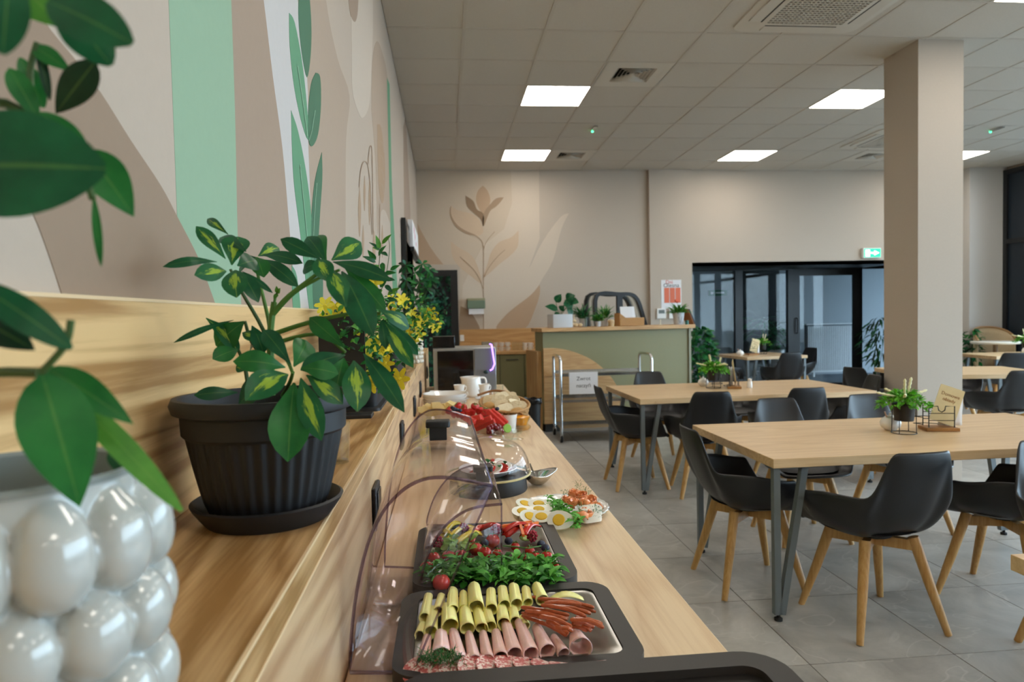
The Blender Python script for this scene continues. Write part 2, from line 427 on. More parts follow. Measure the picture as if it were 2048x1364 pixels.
struct(B().box(3.62, 7.0, BY + .0, GLY, 2.075, 2.12).build('trim_3', M_BLACKF), 'dark soffit of the glazed opening')
# corridor: dark inner door frame, green sign, radiator
idf = B(); idf.box(4.35, 4.75, 13.8, 13.88, 0, 2.3); 
idf2 = struct(idf.build('door_3', M_BLACKF), 'dark inner door seen through the partition')
B().box(4.52, 4.66, 13.77, 13.8, .3, 2.2).build('pane', mat('bluish_lit_pane', '#7f9fb4', .2), idf2)
struct(B().box(6.0, 7.0, 13.82, 13.88, 0, 2.4).build('door_4', mat('dark_recess', '#0e1618', .3)), 'dark doorway deep in the corridor')
p = PY(1445, 585, 13.6)
gs = tag(B().box(p.x - .2, p.x + .2, 13.83, 13.88, p.z - .06, p.z + .06).build('direction_sign', mat('sign_green', '#0b5a3c', .4)), 'small green direction sign with a white arrow behind the glass', 'sign')
B().prism([(p.x - .15, p.z - .03), (p.x - .09, p.z), (p.x - .15, p.z + .03)], 13.825, 13.83, 'y').box(p.x - .05, p.x + .13, 13.825, 13.83, p.z - .012, p.z + .018).build('arrow', M_PAPER, gs)
ra, rb = PY(1613, 650, 13.3), PY(1712, 742, 13.3)
rad = thing('radiator', 'white ribbed panel radiator behind the glass door', 'radiator', (ra.x, 13.3, rb.z))
rw, rh = rb.x - ra.x, ra.z - rb.z
M_RAD = mat('radiator_white', '#dfe3e6', .4)
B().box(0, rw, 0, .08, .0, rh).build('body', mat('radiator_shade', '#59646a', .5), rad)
for k in range(26):
    x = .02 + (rw - .04) * (k + .5) / 26
    B().box(x - .012, x + .012, -.014, 0, .03, rh - .03).build('rib', M_RAD, rad)
B().box(-.01, rw + .1, -.016, .09, rh, rh + .02).box(-.005, rw, -.015, 0, 0, .03).build('top_grille', M_RAD, rad)
for k in (0, 1): B().box(.15 + k * (rw - .3), .19 + k * (rw - .3), .02, .06, -rb.z, 0).build('foot', M_RAD, rad)
# glazed door at the left end of the back wall, dark greenery behind it
d2 = B(); d2.box(DX0, DX0 + .06, BY - .03, BY + .08, 0, 2.06); d2.box(DX1 - .1, DX1, BY - .03, BY + .08, 0, 2.06); d2.box(DX0 + .06, DX1 - .1, BY - .03, BY + .08, 1.98, 2.06); d2.box(DX0 + .06, DX1 - .1, BY - .03, BY + .08, 0, .12)
d2 = struct(d2.build('door_2', mat('black_door', '#0b0d0e', .4)), 'narrow black glazed door in the left corner of the back wall')
B().box(DX0 + .06, DX1 - .1, BY + .02, BY + .03, .12, 1.98).build('pane', M_GLASS, d2)

struct(B().box(-.75, -.7, BY + .2, 11.6, 0, 2.4).box(.6, .65, BY + .2, 11.6, 0, 2.4).box(-.75, .65, 11.6, 11.65, 0, 2.4).box(-.75, .65, BY + .2, 11.65, 2.4, 2.45).build('wall_sky_block', mat('sky_block_dark', '#2b3330', .8)), 'added dark box keeping the sky out behind the narrow glazed door')  # enclosure added to block the sky, so the greenery inside stays dark
# ================================================================ mural on the left wall (flat print, thin layers)
def smooth(pts, n=4):
    """Catmull-Rom through open points"""
    out = []
    P = [pts[0]] + list(pts) + [pts[-1]]
    for i in range(1, len(P) - 2):
        for k in range(n):
            t = k / n; a, b, c, d = (Vector(P[i + q]) for q in (-1, 0, 1, 2))
            out.append(.5 * ((2 * b) + (c - a) * t + (2 * a - 5 * b + 4 * c - d) * t * t + (3 * b - a - 3 * c + d) * t ** 3))
    out.append(Vector(pts[-1])); return [tuple(v) for v in out]
def mm(name, c): return mat('mural_' + name, c, .85, noise=.03, nscale=70)
MC = dict(brown=mm('brown', '#957f6b'), mint=mm('mint', '#90ad91'), tan=mm('tan', '#a08b79'), white=mm('white', '#c3bfbc'), leafl=mm('leaf_light', '#5f9370'), leafd=mm('leaf_dark', '#456f54'),
          tanl=mm('tan_light', '#ab9886'), cream=mm('cream', '#c6b9aa'), line=mm('line', '#96785c'), deep=mm('deep', '#a78d73'), vein=mm('vein', '#8db596'))
SPL_TOP = 1.42
def left_print(name, pts, m, k, is_px=True, to_ceiling=False):
    """closed outline on the left wall, k = layer"""
    q = []
    for p in pts:
        w = PX(p[0], p[1], WX) if is_px else Vector((0, p[0], p[1]))
        q.append((w.y, max(w.z, SPL_TOP - .02)))
    if to_ceiling: q = [(q[0][0], CEIL - .001)] + q + [(q[-1][0], CEIL - .001)]
    e = .0004 * k
    return B().prism(q, WX, WX + e, 'x').build(name, m, wall_left)
def band(left, right): return smooth(left) + smooth(right)[::-1]
up = lambda pts: [(2 * pts[0][0] - pts[1][0] - (pts[1][0] - pts[0][0]) * 1.0, -160)] + pts
L_mint = [(331, -160), (337, 0), (345, 200), (354, 434), (362, 640)]
R_mint = [(455, -160), (462, 0), (470, 240), (475, 470), (484, 640)]
R_tan = [(505, -160), (527, 0), (545, 150), (565, 300), (578, 450), (594, 640)]
R_white = [(575, -160), (595, 0), (614, 155), (616, 281), (623, 470), (627, 640)]
R_tan2 = [(640, -160), (652, 0), (675, 117), (699, 192), (692, 281), (691, 470), (690, 640)]
left_print('mural_stripe', band(L_mint, R_mint), MC['mint'], 1, True, True)
left_print('mural_stripe', band(R_mint, R_tan), MC['tan'], 1, True, True)
left_print('mural_stripe', band(R_tan, R_white), MC['white'], 1, True, True)
left_print('mural_stripe', band(R_white, R_tan2), MC['tanl'], 1, True, True)
left_print('mural_arch', band([(-60, 200), (10, 320), (40, 380), (72, 444), (100, 520), (126, 600)], [(-60, -60), (60, 5), (100, 60), (150, 120), (200, 185), (260, 280), (320, 370), (354, 434), (395, 514), (417, 572), (434, 620)]), MC['brown'], 2)
Z3 = lambda pts: [(300 + x * .469, y * .469) for x, y in pts]
left_print('mural_leaf', Z3(smooth([(592, 55), (615, 95), (645, 250), (665, 420), (676, 590), (650, 540), (615, 380), (595, 200), (592, 55)])[:-1]), MC['leafl'], 3)
left_print('mural_leaf', Z3(smooth([(645, -90), (672, -60), (686, 90), (684, 230), (668, 330), (645, 220), (632, 80), (634, -30), (645, -90)])[:-1]), MC['leafd'], 3)
left_print('mural_leaf', Z3(smooth([(705, 310), (724, 330), (727, 450), (715, 570), (692, 622), (675, 600), (673, 480), (685, 360), (705, 310)])[:-1]), MC['leafd'], 4)
left_print('mural_leaf', Z3(smooth([(600, 470), (630, 560), (662, 720), (685, 900), (695, 1100), (698, 1330), (680, 1330), (640, 1000), (610, 750), (600, 470)])[:-1]), MC['leafl'], 3)
left_print('mural_leaf', Z3(smooth([(731, 650), (733, 760), (722, 930), (715, 1100), (735, 1180), (730, 1330), (698, 1330), (690, 1150), (686, 960), (700, 780), (731, 650)])[:-1]), MC['leafd'], 4)
left_print('mural_leaf', Z3(smooth([(603, 1130), (625, 1180), (640, 1330), (610, 1330), (603, 1130)])[:-1]), MC['leafl'], 3)
VEINS = []
for a, b, c in (((640, 700), (660, 900), (690, 1200)), ((712, 780), (700, 950), (692, 1200)), ((630, 280), (655, 450), (672, 580)), ((705, 470), (690, 560), (678, 600))):
    VEINS.append((a, b, c))
# far part of the mural: tongues, rose, drooping line flowers, thin stripes
left_print('mural_tongue', Z3(smooth([(852, -200), (860, 200), (862, 380), (885, 470), (907, 502), (935, 440), (945, 250), (950, 100), (948, -200)])), MC['cream'], 2)
left_print('mural_tongue', Z3(smooth([(840, -120), (850, 40), (872, 94), (886, 40), (888, -120)])), MC['tan'], 3)
left_print('mural_tongue', Z3(smooth([(944, 470), (948, 260), (968, 175), (995, 240), (1012, 330), (1020, 480), (1028, 700), (1035, 960), (1005, 900), (985, 905), (970, 1000), (962, 700), (944, 470)])[:-1]), MC['tanl'], 2)
left_print('mural_stripe', Z3([(1010, 330), (1021, 360), (1031, 800), (1060, 1330), (1038, 1330), (1020, 800)]), MC['leafl'], 3)
left_print('mural_stripe', Z3([(1080, 540), (1090, 500), (1110, 900), (1110, 1000), (1085, 1000)]), MC['tan'], 3)
left_print('mural_rose', Z3(smooth([(968, 530), (985, 545), (1000, 680), (1000, 800), (990, 868), (975, 800), (970, 660), (968, 530)])[:-1]), MC['deep'], 4)
for dy in (0, 60, 120, 180):
    p = smooth([(976, 600 + dy), (990, 610 + dy), (996, 650 + dy)], 4); left_print('mural_vein', Z3([(x - .8, y) for x, y in p] + [(x + .8, y) for x, y in p[::-1]]), MC['tanl'], 5)
def ribbon(p, to, parent, m):
    """thin painted line as a strip of quads"""
    b = B(); n = len(p); q = []
    for k in range(n):
        d = Vector(p[min(k + 1, n - 1)]) - Vector(p[max(k - 1, 0)]); d.normalize(); s_ = Vector((-d.y, d.x))
        q.append((to(*(Vector(p[k]) + s_ * W_)), to(*(Vector(p[k]) - s_ * W_))))
    for a_, b_ in q: b.v += [tuple(a_), tuple(b_)]
    b.f = [(2 * k, 2 * k + 1, 2 * k + 3, 2 * k + 2) for k in range(n - 1)]
    return b.build('mural_line', m, parent)
def stroke(pts, w, m=MC['line'], k=6):
    global W_
    W_ = w
    ribbon([(300 + x * .469, y * .469) for x, y in smooth(pts, 6)], lambda x, y: PX(x, y, WX + .0004 * k), wall_left, m)
for v_ in VEINS: stroke(v_, .5, MC['vein'], 7)
stroke([(892, 800), (900, 720), (915, 688), (930, 710), (940, 790)], .5); stroke([(930, 700), (935, 640), (942, 622), (948, 680), (952, 1000)], .45); stroke([(940, 790), (946, 1000)], .45)
stroke([(980, 868), (980, 1100)], .5)
for x, y0, y1, w in ((893, 800, 1010, 6), (914, 750, 900, 4), (935, 770, 960, 4), (908, 960, 1100, 4), (955, 985, 1150, 6), (990, 960, 1100, 4)):
    left_print('mural_drop', Z3(smooth([(x, y0), (x + w, y0 + (y1 - y0) * .45), (x, y1), (x - w, y0 + (y1 - y0) * .45), (x, y0)])[:-1]), MC['deep'], 4)
# ---- mural on the back wall
def back_print(name, pts, m, k, zoom=True):
    q = []
    for x, y in pts:
        if zoom: x, y = 820 + x * .23457, 360 + y * .23457
        w = PY(x, y, BY); q.append((max(w.x, WX + .002), w.z))
    return B().prism(q, BY, BY - .0012 * k, 'y').build(name, m, wall_back)
cl = lambda pts, n=4: smooth(list(pts) + [pts[0]], n)[:-1]
MB = dict(a=mm('back_sand', '#c9b299'), b=mm('back_taupe', '#a48c74'), c=mm('back_cream', '#cdbfae'), d=mm('back_brown', '#8f775f'), e=mm('back_tan', '#b89d82'), f=mm('back_field', '#c6b6a2'))
ftop = PY(1000, 341, BY).z
back_print('mural_field', [(40, -80), (480, -80), (620, -80), (860, -80), (870, 200), (800, 420), (620, 560), (450, 900), (430, 1290), (424, 1290), (424, 722), (40, 722)], MB['f'], 1)
back_print('mural_field', [(1100, -80), (1105, 500), (990, 820), (850, 960), (640, 1130), (640, 1290), (430, 1290), (450, 900), (620, 560), (800, 420), (870, 200), (860, -80)], MB['c'], 1)
back_print('mural_blade', cl([(1355, 285), (1290, 310), (1180, 450), (1090, 600), (1010, 760), (900, 880), (640, 1100), (640, 1290), (740, 1290), (850, 1130), (1030, 1000), (1130, 840), (1220, 680), (1290, 420)]), MB['c'], 2)
back_print('mural_blade', cl([(1105, 890), (1108, 960), (1070, 1090), (970, 1275), (740, 1275), (800, 1170), (900, 1080), (1030, 980)]), MB['e'], 3)
back_print('mural_blade', [(62, 370), (90, 425), (120, 480), (165, 560), (220, 640), (285, 720), (60, 720)], MB['e'], 3)
back_print('mural_blade', cl([(430, 1075), (500, 1110), (560, 1190), (590, 1290), (430, 1290)]), MB['b'], 3)
back_print('mural_petal', cl([(620, 48), (660, 90), (685, 170), (665, 240), (625, 290), (580, 230), (562, 160), (580, 90)]), MB['e'], 3)
back_print('mural_petal', cl([(472, 133), (540, 180), (570, 250), (625, 290), (626, 395), (600, 335), (540, 280), (485, 220)]), MB['d'], 4)
back_print('mural_petal', cl([(800, 148), (770, 190), (730, 230), (680, 270), (628, 395), (626, 290), (690, 200), (740, 155)]), MB['b'], 4)
back_print('mural_petal', cl([(352, 220), (400, 255), (530, 290), (590, 340), (625, 440), (560, 480), (480, 440), (400, 390), (345, 300)]), MB['a'], 3)
back_print('mural_petal', cl([(350, 218), (352, 300), (400, 380), (470, 430), (560, 470), (480, 460), (390, 400), (345, 320), (338, 250)]), MB['b'], 4)
back_print('mural_petal', cl([(345, 520), (420, 580), (510, 630), (570, 720), (610, 880), (520, 820), (420, 740), (360, 650)]), MB['a'], 3)
back_print('mural_petal', cl([(925, 430), (920, 560), (860, 640), (760, 720), (630, 830), (660, 720), (690, 620), (760, 530), (860, 490)]), MB['a'], 3)
def bstroke(pts, w):
    global W_
    W_ = w * .23457
    ribbon([(820 + x * .23457, 360 + y * .23457) for x, y in smooth(pts, 6)], lambda x, y: PY(x, y, BY - .0075), wall_back, MB['b'])
bstroke([(628, 560), (626, 900), (628, 1290)], 3.2); bstroke([(520, 465), (570, 480), (615, 530), (626, 600)], 3); bstroke([(722, 440), (670, 500), (640, 550), (630, 590)], 2.5)
bstroke([(425, 655), (530, 750), (590, 840), (626, 935)], 3); bstroke([(810, 595), (740, 660), (670, 750), (630, 830)], 2.6)

# ================================================================ ceiling fixtures
M_LED = mat('led_panel_light', (*[c for c in LED_COLOR],), .5)
_b = M_LED.node_tree.nodes['Principled BSDF']; _b.inputs['Emission Color'].default_value = (*LED_COLOR, 1); _b.inputs['Emission Strength'].default_value = LED_STRENGTH
LEDL = {(0, 0): 'square lit ceiling panel nearer of the two above the buffet', (0, 1): 'square lit ceiling panel farther of the two above the buffet', (1, 0): 'square lit ceiling panel touching the left edge of the column',
        (1, 1): 'square lit ceiling panel over the far tables left of the column', (2, 1): 'square lit ceiling panel right of the column, half hidden by it'}
NR = {-4: 'rearmost', -3: 'second rearmost', -2: 'third rearmost', -1: 'fourth rearmost', 0: 'fifth'}
for i in range(3):
    for j in range(-4, 2):
        lb = LEDL.get((i, j), 'lit ceiling panel in the %s row, %s of its row, outside the picture' % (NR.get(j), ['left', 'middle', 'right'][i]))
        t = thing('ceiling_light', lb, 'light', (1.075 + 3. * i, 6.535 + 2.4 * j, CEIL), 0, 'square ceiling light panels')
        B().box(-.294, .294, -.294, .294, .006, .028).build('housing', M_GRID, t)
        B().box(-.288, .288, -.288, .288, -.004, .005).build('diffuser', M_LED, t)
M_DIFF = mat('diffuser_white', '#cfc9be', .55)
M_DARK = mat('duct_dark', '#15130f', .8)
VL = ['square ceiling air diffuser with angled slats beside the near light panel', 'square ceiling air diffuser with angled slats beside the far light panel', 'square ceiling air diffuser by the left edge of the column']
for (x, y), lb in zip(VENTS, VL):
    t = thing('air_diffuser', lb, 'vent', (x, y, CEIL), 0, 'ceiling air diffusers')
    B().box(-.294, .294, -.294, -.17, -.006, .01).box(-.294, .294, .17, .294, -.006, .01).box(-.294, -.17, -.17, .17, -.006, .01).box(.17, .294, -.17, .17, -.006, .01).build('face_plate', M_DIFF, t)
    B().box(-.2, .2, -.2, .2, .022, .03).build('duct', M_DARK, t)
    for k in range(5):
        a = .165 - k * .032
        s = B()
        for q in range(4):
            M4 = Matrix.Rotation(q * PI / 2, 4, 'Z')
            v = [M4 @ Vector(p) for p in ((-a, -a, -.004), (a, -a, -.004), (a - .02, -a + .02, .02), (-a + .02, -a + .02, .02))]
            s.add(v, [(0, 1, 2, 3)])
        s.build('slat', M_DIFF, t, solid=.002)
# cassette air conditioners
def cassette(x, y, lb):
    t = thing('ceiling_air_conditioner', lb, 'air conditioner', (x, y, CEIL), 0, 'ceiling cassette air conditioners')
    fr = B(); W = .475
    oo = rrect(-W, W, -W, W, .1, 6); ii = rrect(-.29, .29, -.29, .29, .05, 6)
    n = len(oo); fr.add([(*p, -.012) for p in oo] + [(*p, -.03) for p in ii] + [(*p, .02) for p in oo], [(k, (k + 1) % n, (k + 1) % n + n, k + n) for k in range(n)] + [(k, k + 2 * n, (k + 1) % n + 2 * n, (k + 1) % n) for k in range(n)])
    fr.build('panel', M_DIFF, t)
    B().prism(ii, -.012, -.004).build('filter_recess', M_DARK, t)
    g = B()
    for k in range(19):
        a = -.286 + .572 * k / 18
        g.box(a - .0035, a + .0035, -.288, .288, -.03, -.022)
    for k in range(19):
        a = -.286 + .572 * k / 18
        g.box(-.288, .288, a - .006, a + .006, -.029, -.023)
    o = g.build('grille', M_DIFF, t); o['kind'] = 'stuff'
    for q in range(4):
        M4 = Matrix.Rotation(q * PI / 2, 4, 'Z')
        B().box(-.27, .27, -.42, -.33, -.026, -.016).xf(M4).build('louvre', M_DIFF, t)
        B().box(-.27, .27, -.332, -.322, -.028, -.018).xf(M4).build('outlet_slot', M_DARK, t)
cassette(2.62, 4.5, 'large ceiling cassette air conditioner with a perforated grille, cut by the top edge')
cassette(5.575, 8.035, 'far ceiling cassette air conditioner half hidden behind the column')
for px, py, lb in ((1186, 258, 'tiny emergency luminaire with a green lamp above the bar'), (1985, 259, 'tiny emergency luminaire with a green lamp right of the column')):
    p = PZ(px, py, CEIL)
    t = thing('emergency_luminaire', lb, 'emergency light', (p.x, p.y, CEIL))
    B().box(-.02, .02, -.16, .02, -.02, -.006).build('bar', M_STEEL, t)
    B().ball((0, .03, -.018), .014).build('lamp', mat('green_lamp', (.05, .9, .3), .4, emit=3), t)
# ---- exit sign, poster, thermostat, soap dispenser on the back wall
p0, p1 = PY(1722, 497, BY), PY(1757, 516, BY)
t = thing('exit_sign', 'lit green emergency exit sign with a white arrow above the partition', 'exit sign', (p0.x, BY, p1.z))
w, h = p1.x - p0.x, p0.z - p1.z
B().box(0, w, -.06, -.001, 0, h).build('case', M_WHITE, t)
B().box(.012, w - .008, -.065, -.06, .01, h - .01).build('face', mat('exit_green', (.0, .42, .2), .4, emit=.8), t)
M_EXW = mat('exit_white', (.9, 1, .95), .4, emit=1.3)
B().box(.03, .1, -.067, -.065, .02, h - .025).build('doorway', M_EXW, t)
B().prism([(.115, h * .42), (.17, h * .42), (.17, h * .25), (w - .03, h * .5), (.17, h * .75), (.17, h * .58), (.115, h * .58)], -.067, -.065, 'y').build('arrow', M_EXW, t)
yp = BY - .06
p0, p1 = PY(1322, 560, yp), PY(1363, 616, yp)
t = thing('poster', 'white poster with red heading and orange columns on the pilaster', 'poster', (p0.x, yp, p1.z))
w, h = p1.x - p0.x, p0.z - p1.z
B().box(0, w, -.004, -.001, 0, h).build('sheet', M_PAPER, t)
for k in range(3): B().box(.045 + k * .085, .12 + k * .085, -.006, -.004, .08, h * .72).build('column_block', mat('poster_orange', '#e0775a', .7), t)
text('heading', 'Dni', mat('poster_red', '#c8423a', .7), .075, Matrix.Translation((w * .4, -.005, h * .92)) @ FACE_Y, t)
text('heading', 'Olesna', M_INK, .085, Matrix.Translation((w * .5, -.005, h * .8)) @ FACE_Y, t)
for px, lb in ((1313, 'white room thermostat with a grey display on the pilaster'), (1337, 'second white wall controller, half hidden by a flower pot')):
    p0, p1 = PY(px, 617, yp), PY(px + 18, 637, yp)
    t = thing('thermostat', lb, 'thermostat', (p0.x, yp, p1.z)); w, h = p1.x - p0.x, p0.z - p1.z
    B().box(0, w, -.025, -.001, 0, h).build('case', M_WHITE, t, bevel=.005)
    B().box(w * .18, w * .85, -.027, -.025, h * .5, h * .85).build('display', mat('lcd_grey', '#6b7472', .3), t)
p0, p1 = PY(934, 597, BY), PY(970, 628, BY)
t = thing('towel_dispenser', 'green and white paper towel dispenser fixed to the mural wall', 'dispenser', (p0.x, BY, p1.z)); w, h = p1.x - p0.x, p0.z - p1.z
B().box(0, w, -.12, -.006, h * .35, h * .85).build('cover', mat('dispenser_green', '#6d7f6a', .4), t, bevel=.006)
B().box(0, w, -.12, -.006, h * .85, h).build('lid', mat('dispenser_olive', '#9a9878', .5), t, bevel=.006)
B().box(.02, w - .02, -.1, -.006, 0, h * .35).build('towel', M_PAPER, t)
p0, p1 = PY(1932, 567, 9.84), PY(1938, 602, 9.84)
tag(B().box(p0.x - .1, p1.x, 9.82, 9.845, p1.z, p0.z).build('notice', M_PAPER), 'white notice on the wall just right of the column', 'notice')
# ---- black framed screens and a banner along the far end of the left wall
for y0, y1, zt, lb in ((PX(801, 467, WX).y, PX(817, 500, WX).y, PX(801, 467, WX).z, 'small black framed panel on the left wall behind the plants'), (PX(812, 435, WX + .05).y, PX(812, 435, WX + .05).y + 1.1, PX(812, 435, WX + .05).z, 'tall black framed panel on the left wall by the banner')):
    t = thing('wall_panel', lb, 'panel', (WX, y0, 0))
    B().box(.008, .045, 0, y1 - y0, 1.2, zt).build('frame', M_BLACKF, t)
    B().box(.045, .05, .06, y1 - y0 - .06, 1.26, zt - .06).build('screen', mat('black_screen', '#060606', .15), t)
a, b = PX(815, 436, WX + .13), PX(847, 530, WX + .13)
t = thing('wall_banner', 'white banner with pink flowers sticking out from the left wall', 'banner', (WX, a.y + 1.9, 0))
L = min(b.y, BY - .25) - a.y - 1.9
B().box(.03, .075, 0, L, a.z + .0, a.z + .26).build('box', M_PAPER, t)
B().box(.03, .085, -.01, L + .01, a.z - .04, a.z + .0).build('rail', M_BLACKF, t)
for k, (yy, zz) in enumerate(((.35, .2), (.5, .15), (.75, .1))):
    B().lathe([(0, 0), (.05 - .01 * k, .0), (.0, .004)], 8).xf(Matrix.Translation((.075, yy, a.z + zz)) @ Matrix.Rotation(PI / 2, 4, 'Y')).build('flower_print', mat('pink_print', '#d05a86', .7), t)
# ================================================================ buffet counter, ledge, splash
CZ, LZ = .86, 1.128                         # worktop and ledge heights
CF, LF, SPX = .425, -.163, WX + .014        # worktop front, ledge front, splash face
CEND, LEND = 5.25, 5.9
t = thing('buffet_counter', 'long light oak buffet counter running along the left wall', 'counter', (0, 0, 0))
B().box(LF + .002, CF, -.6, CEND, CZ - .04, CZ).build('worktop', M_OAK, t, bevel=.002)
B().box(LF + .002, CF - .03, -.6, CEND - .02, .1, CZ - .04).build('base_cabinet', M_SAGE, t)
B().box(LF + .002, CF - .08, -.6, CEND - .05, 0, .1).build('plinth', M_BLACKP, t)
t = LEDGE = thing('display_ledge', 'raised oak ledge carrying the plants along the mural wall', 'ledge', (0, 0, 0))
B().box(WX + .001, LF, -.6, LEND, LZ - .036, LZ).build('shelf_board', M_OAKL, t)
B().box(LF - .02, LF, -.6, LEND, .005, LZ - .0362).build('riser_board', wood('oak_riser', '#cfae86', '#b28c66', 1, 5., .42, .5), t)
B().box(WX + .003, LF - .0202, LEND - .02, LEND, .005, LZ - .0362).build('end_board', M_OAKL, t)
t = struct(B().box(WX + .0005, SPX - .0003, -.6, LEND, LZ + .0005, SPL_TOP - .004).build('trim_5', M_OAKB), 'oak splash board under the mural')
B().box(WX + .0005, SPX + .0004, -.6, LEND, SPL_TOP - .004, SPL_TOP).build('splash_edge', M_EDGE, t)
t = LEDGE
B().box(LF - .003, LF + .0006, -.6, LEND, LZ - .0365, LZ - .033).build('edge_band', M_EDGE, t)
B().box(LF - .003, LF + .0006, -.6, LEND, LZ - .003, LZ + .0004).build('edge_band', M_EDGE, t)
B().box(SPX, LF + .0003, 2.06, 2.064, LZ - .03, LZ + .0005).build('board_joint', M_EDGE, t)
# black socket outlets on the riser
for k, (px, py) in enumerate(((748, 1010), (801, 870), (827, 812), (839, 778), (853, 745))):
    p = PX(px, py, LF)
    t = thing('socket_outlet', 'black twin socket outlet on the riser, %s from the camera' % ORD[k], 'socket', (LF, p.y, p.z), 0, 'socket outlets along the riser')
    B().box(0.0005, .010, -.042, .042, -.045, .045).build('plate', M_BLACKP, t, bevel=.003)
    B().box(.010, .013, -.03, .03, -.033, .033).build('insert', mat('socket_insert', '#101010', .35), t, bevel=.002)

# ================================================================ dining chairs
M_SHELL = mat('black_shell', '#1c1d20', .40, noise=.06, nscale=200, bump=.02)
M_BEECH = wood('beech_leg', '#d0a468', '#b98848', 2, 9., .42, .2)
M_PAD = mat('black_pad', '#141416', .5)
def sst(a, b, x):
    t = max(0., min(1., (x - a) / (b - a))); return t * t * (3 - 2 * t)
def chair_shell():
    """tub shell: u round the rim (0 = front edge centre), v from seat middle out to the rim"""
    def fn(u, v):
        th = 2 * PI * u                     # 0 front, pi back
        ab = abs(math.degrees(((th + PI) % (2 * PI)) - PI))   # 0 front .. 180 back
        zr = .435 + (.155) * sst(40, 66, ab) + .03 * sst(70, 120, ab) + .20 * sst(136, 153, ab)
        ex = 2.7
        rx, ry = .285, (.235 if ab < 90 else .235)
        back = sst(95, 160, ab)
        rx = rx - .015 * back
        ry_ = ry + .055 * back
        sx, cy = math.sin(th), math.cos(th)
        d = (abs(sx) ** ex + abs(cy) ** ex) ** (-1 / ex)
        tall = (zr - .435) / .385
        ph = v * PI / 2
        hz = math.sin(ph) ** .58
        vt = (1 - math.cos(ph)) ** 1.0
        x = rx * d * sx * hz
        y = ry_ * d * cy * hz + .012
        # lean of the tall back: upper part moves backwards and narrows
        x *= 1 - .08 * back * sst(.55, 1., v) * (1 if tall > .4 else .2)
        y -= .045 * back * sst(.6, 1, v)
        z = .402 + .012 * (v ** 2) + (zr - .417) * vt
        if ab < 60: z = .405 + .03 * vt * (1 - .8 * sst(.7, 1, v)) + (zr - .435) * vt
        return (x, y, z)
    return B().grid(fn, 96, 9, True)
def make_chair(label, loc, rz, group):
    t = thing('dining_chair', label, 'chair', loc, rz, group)
    chair_shell().build('seat_shell', M_SHELL, t, solid=.012, subd=1, angle=180)
    pad = B().grid(lambda u, v: (.215 * v ** .8 * math.sin(2 * PI * u), .195 * v ** .8 * math.cos(2 * PI * u) + .02, .432 + .022 * (1 - v ** 4)), 24, 6, True)
    pad.build('seat_pad', M_PAD, t, angle=180)
    for sx in (-1, 1):
        for sy in (-1, 1):
            B().tube([(sx * .115, sy * .115, .40), (sx * .16, sy * .16, .2), (sx * .208, sy * .208, .0)], [.024, .021, .0145], 10).build('leg', M_BEECH, t)
    for s in (-1, 1):
        c, q = math.cos(s * PI / 4), math.sin(s * PI / 4)
        h = .001 * s
        B().box(-.17, .17, -.016, .016, .345 + h, .39 + h).xf(Matrix.Rotation(s * PI / 4, 4, 'Z')).build('cross_rail', M_BEECH, t)
    B().lathe([(.0, .388), (.085, .388), (.085, .398), (.0, .398)], 16).build('mounting_disc', M_BLACKP, t)
    return t
CH = [   # x, y, heading (0 faces +Y), label
    (1.505, 3.33, -90, 'black tub chair at the left end of the near table, seen side on', 1),
    (1.86, 2.845, 4, 'black tub chair with its back to the camera at the near table front', 1),
    (2.62, 2.98, 30, 'black tub chair turned half sideways, cut by the right edge at the near table', 1),
    (2.14, 3.98, 180, 'black tub chair behind the near table opposite the one facing away', 1),
    (2.82, 4.03, 185, 'black tub chair behind the near table beside the wire plant stand', 1),
    (1.50, 5.38, -90, 'black tub chair at the left end of the middle table by the trolley', 2),
    (1.94, 5.06, -8, 'black tub chair with its back to the camera, left one at the middle table front', 2),
    (2.66, 5.12, 0, 'black tub chair with its back to the camera, right one at the middle table front', 2),
    (1.97, 6.22, 182, 'black tub chair on the bar side of the middle table', 2),
    (2.73, 6.33, 178, 'black tub chair behind the middle table beside the napkin holder', 2),
    (3.38, 5.62, 80, 'black tub chair at the right end of the middle table by the column', 2),
    (3.98, 9.55, -80, 'black tub chair at the left side of the far table by the partition', 3),
    (4.66, 9.12, -6, 'black tub chair with its back to the camera at the far table', 3),
    (5.22, 9.85, 100, 'black tub chair at the right end of the far table before the radiator', 3),
    (4.28, 6.45, -75, 'black tub chair at the left end of the table behind the column', 4),
    (5.14, 5.88, -8, 'black tub chair with its back to the camera right of the column', 4),
    (5.75, 7.3, 165, 'dark tub chair on the far side of the table behind the column', 4),
    (7.0, 7.98, -20, 'black tub chair at the farthest table by the pale pier', 5),
    (6.75, 8.75, -85, 'black tub chair just behind another at the farthest table', 5),
]
GR = {1: 'tub chairs round the near table', 2: 'tub chairs round the middle table', 3: 'tub chairs round the far table by the glass', 4: 'tub chairs round the table behind the column', 5: 'tub chairs at the farthest table'}
chair0 = None
for x, y, a, lb, g in CH:
    if chair0 is None: chair0 = make_chair(lb, (x, y, 0), R(a), GR[g])
    else: dup(chair0, (x, y, 0), R(a), lb, GR[g])
dup(chair0, (2.53, 2.36, 0), R(180), 'beech chair leg showing at the right edge beside the corner table', 'chair by the corner table')
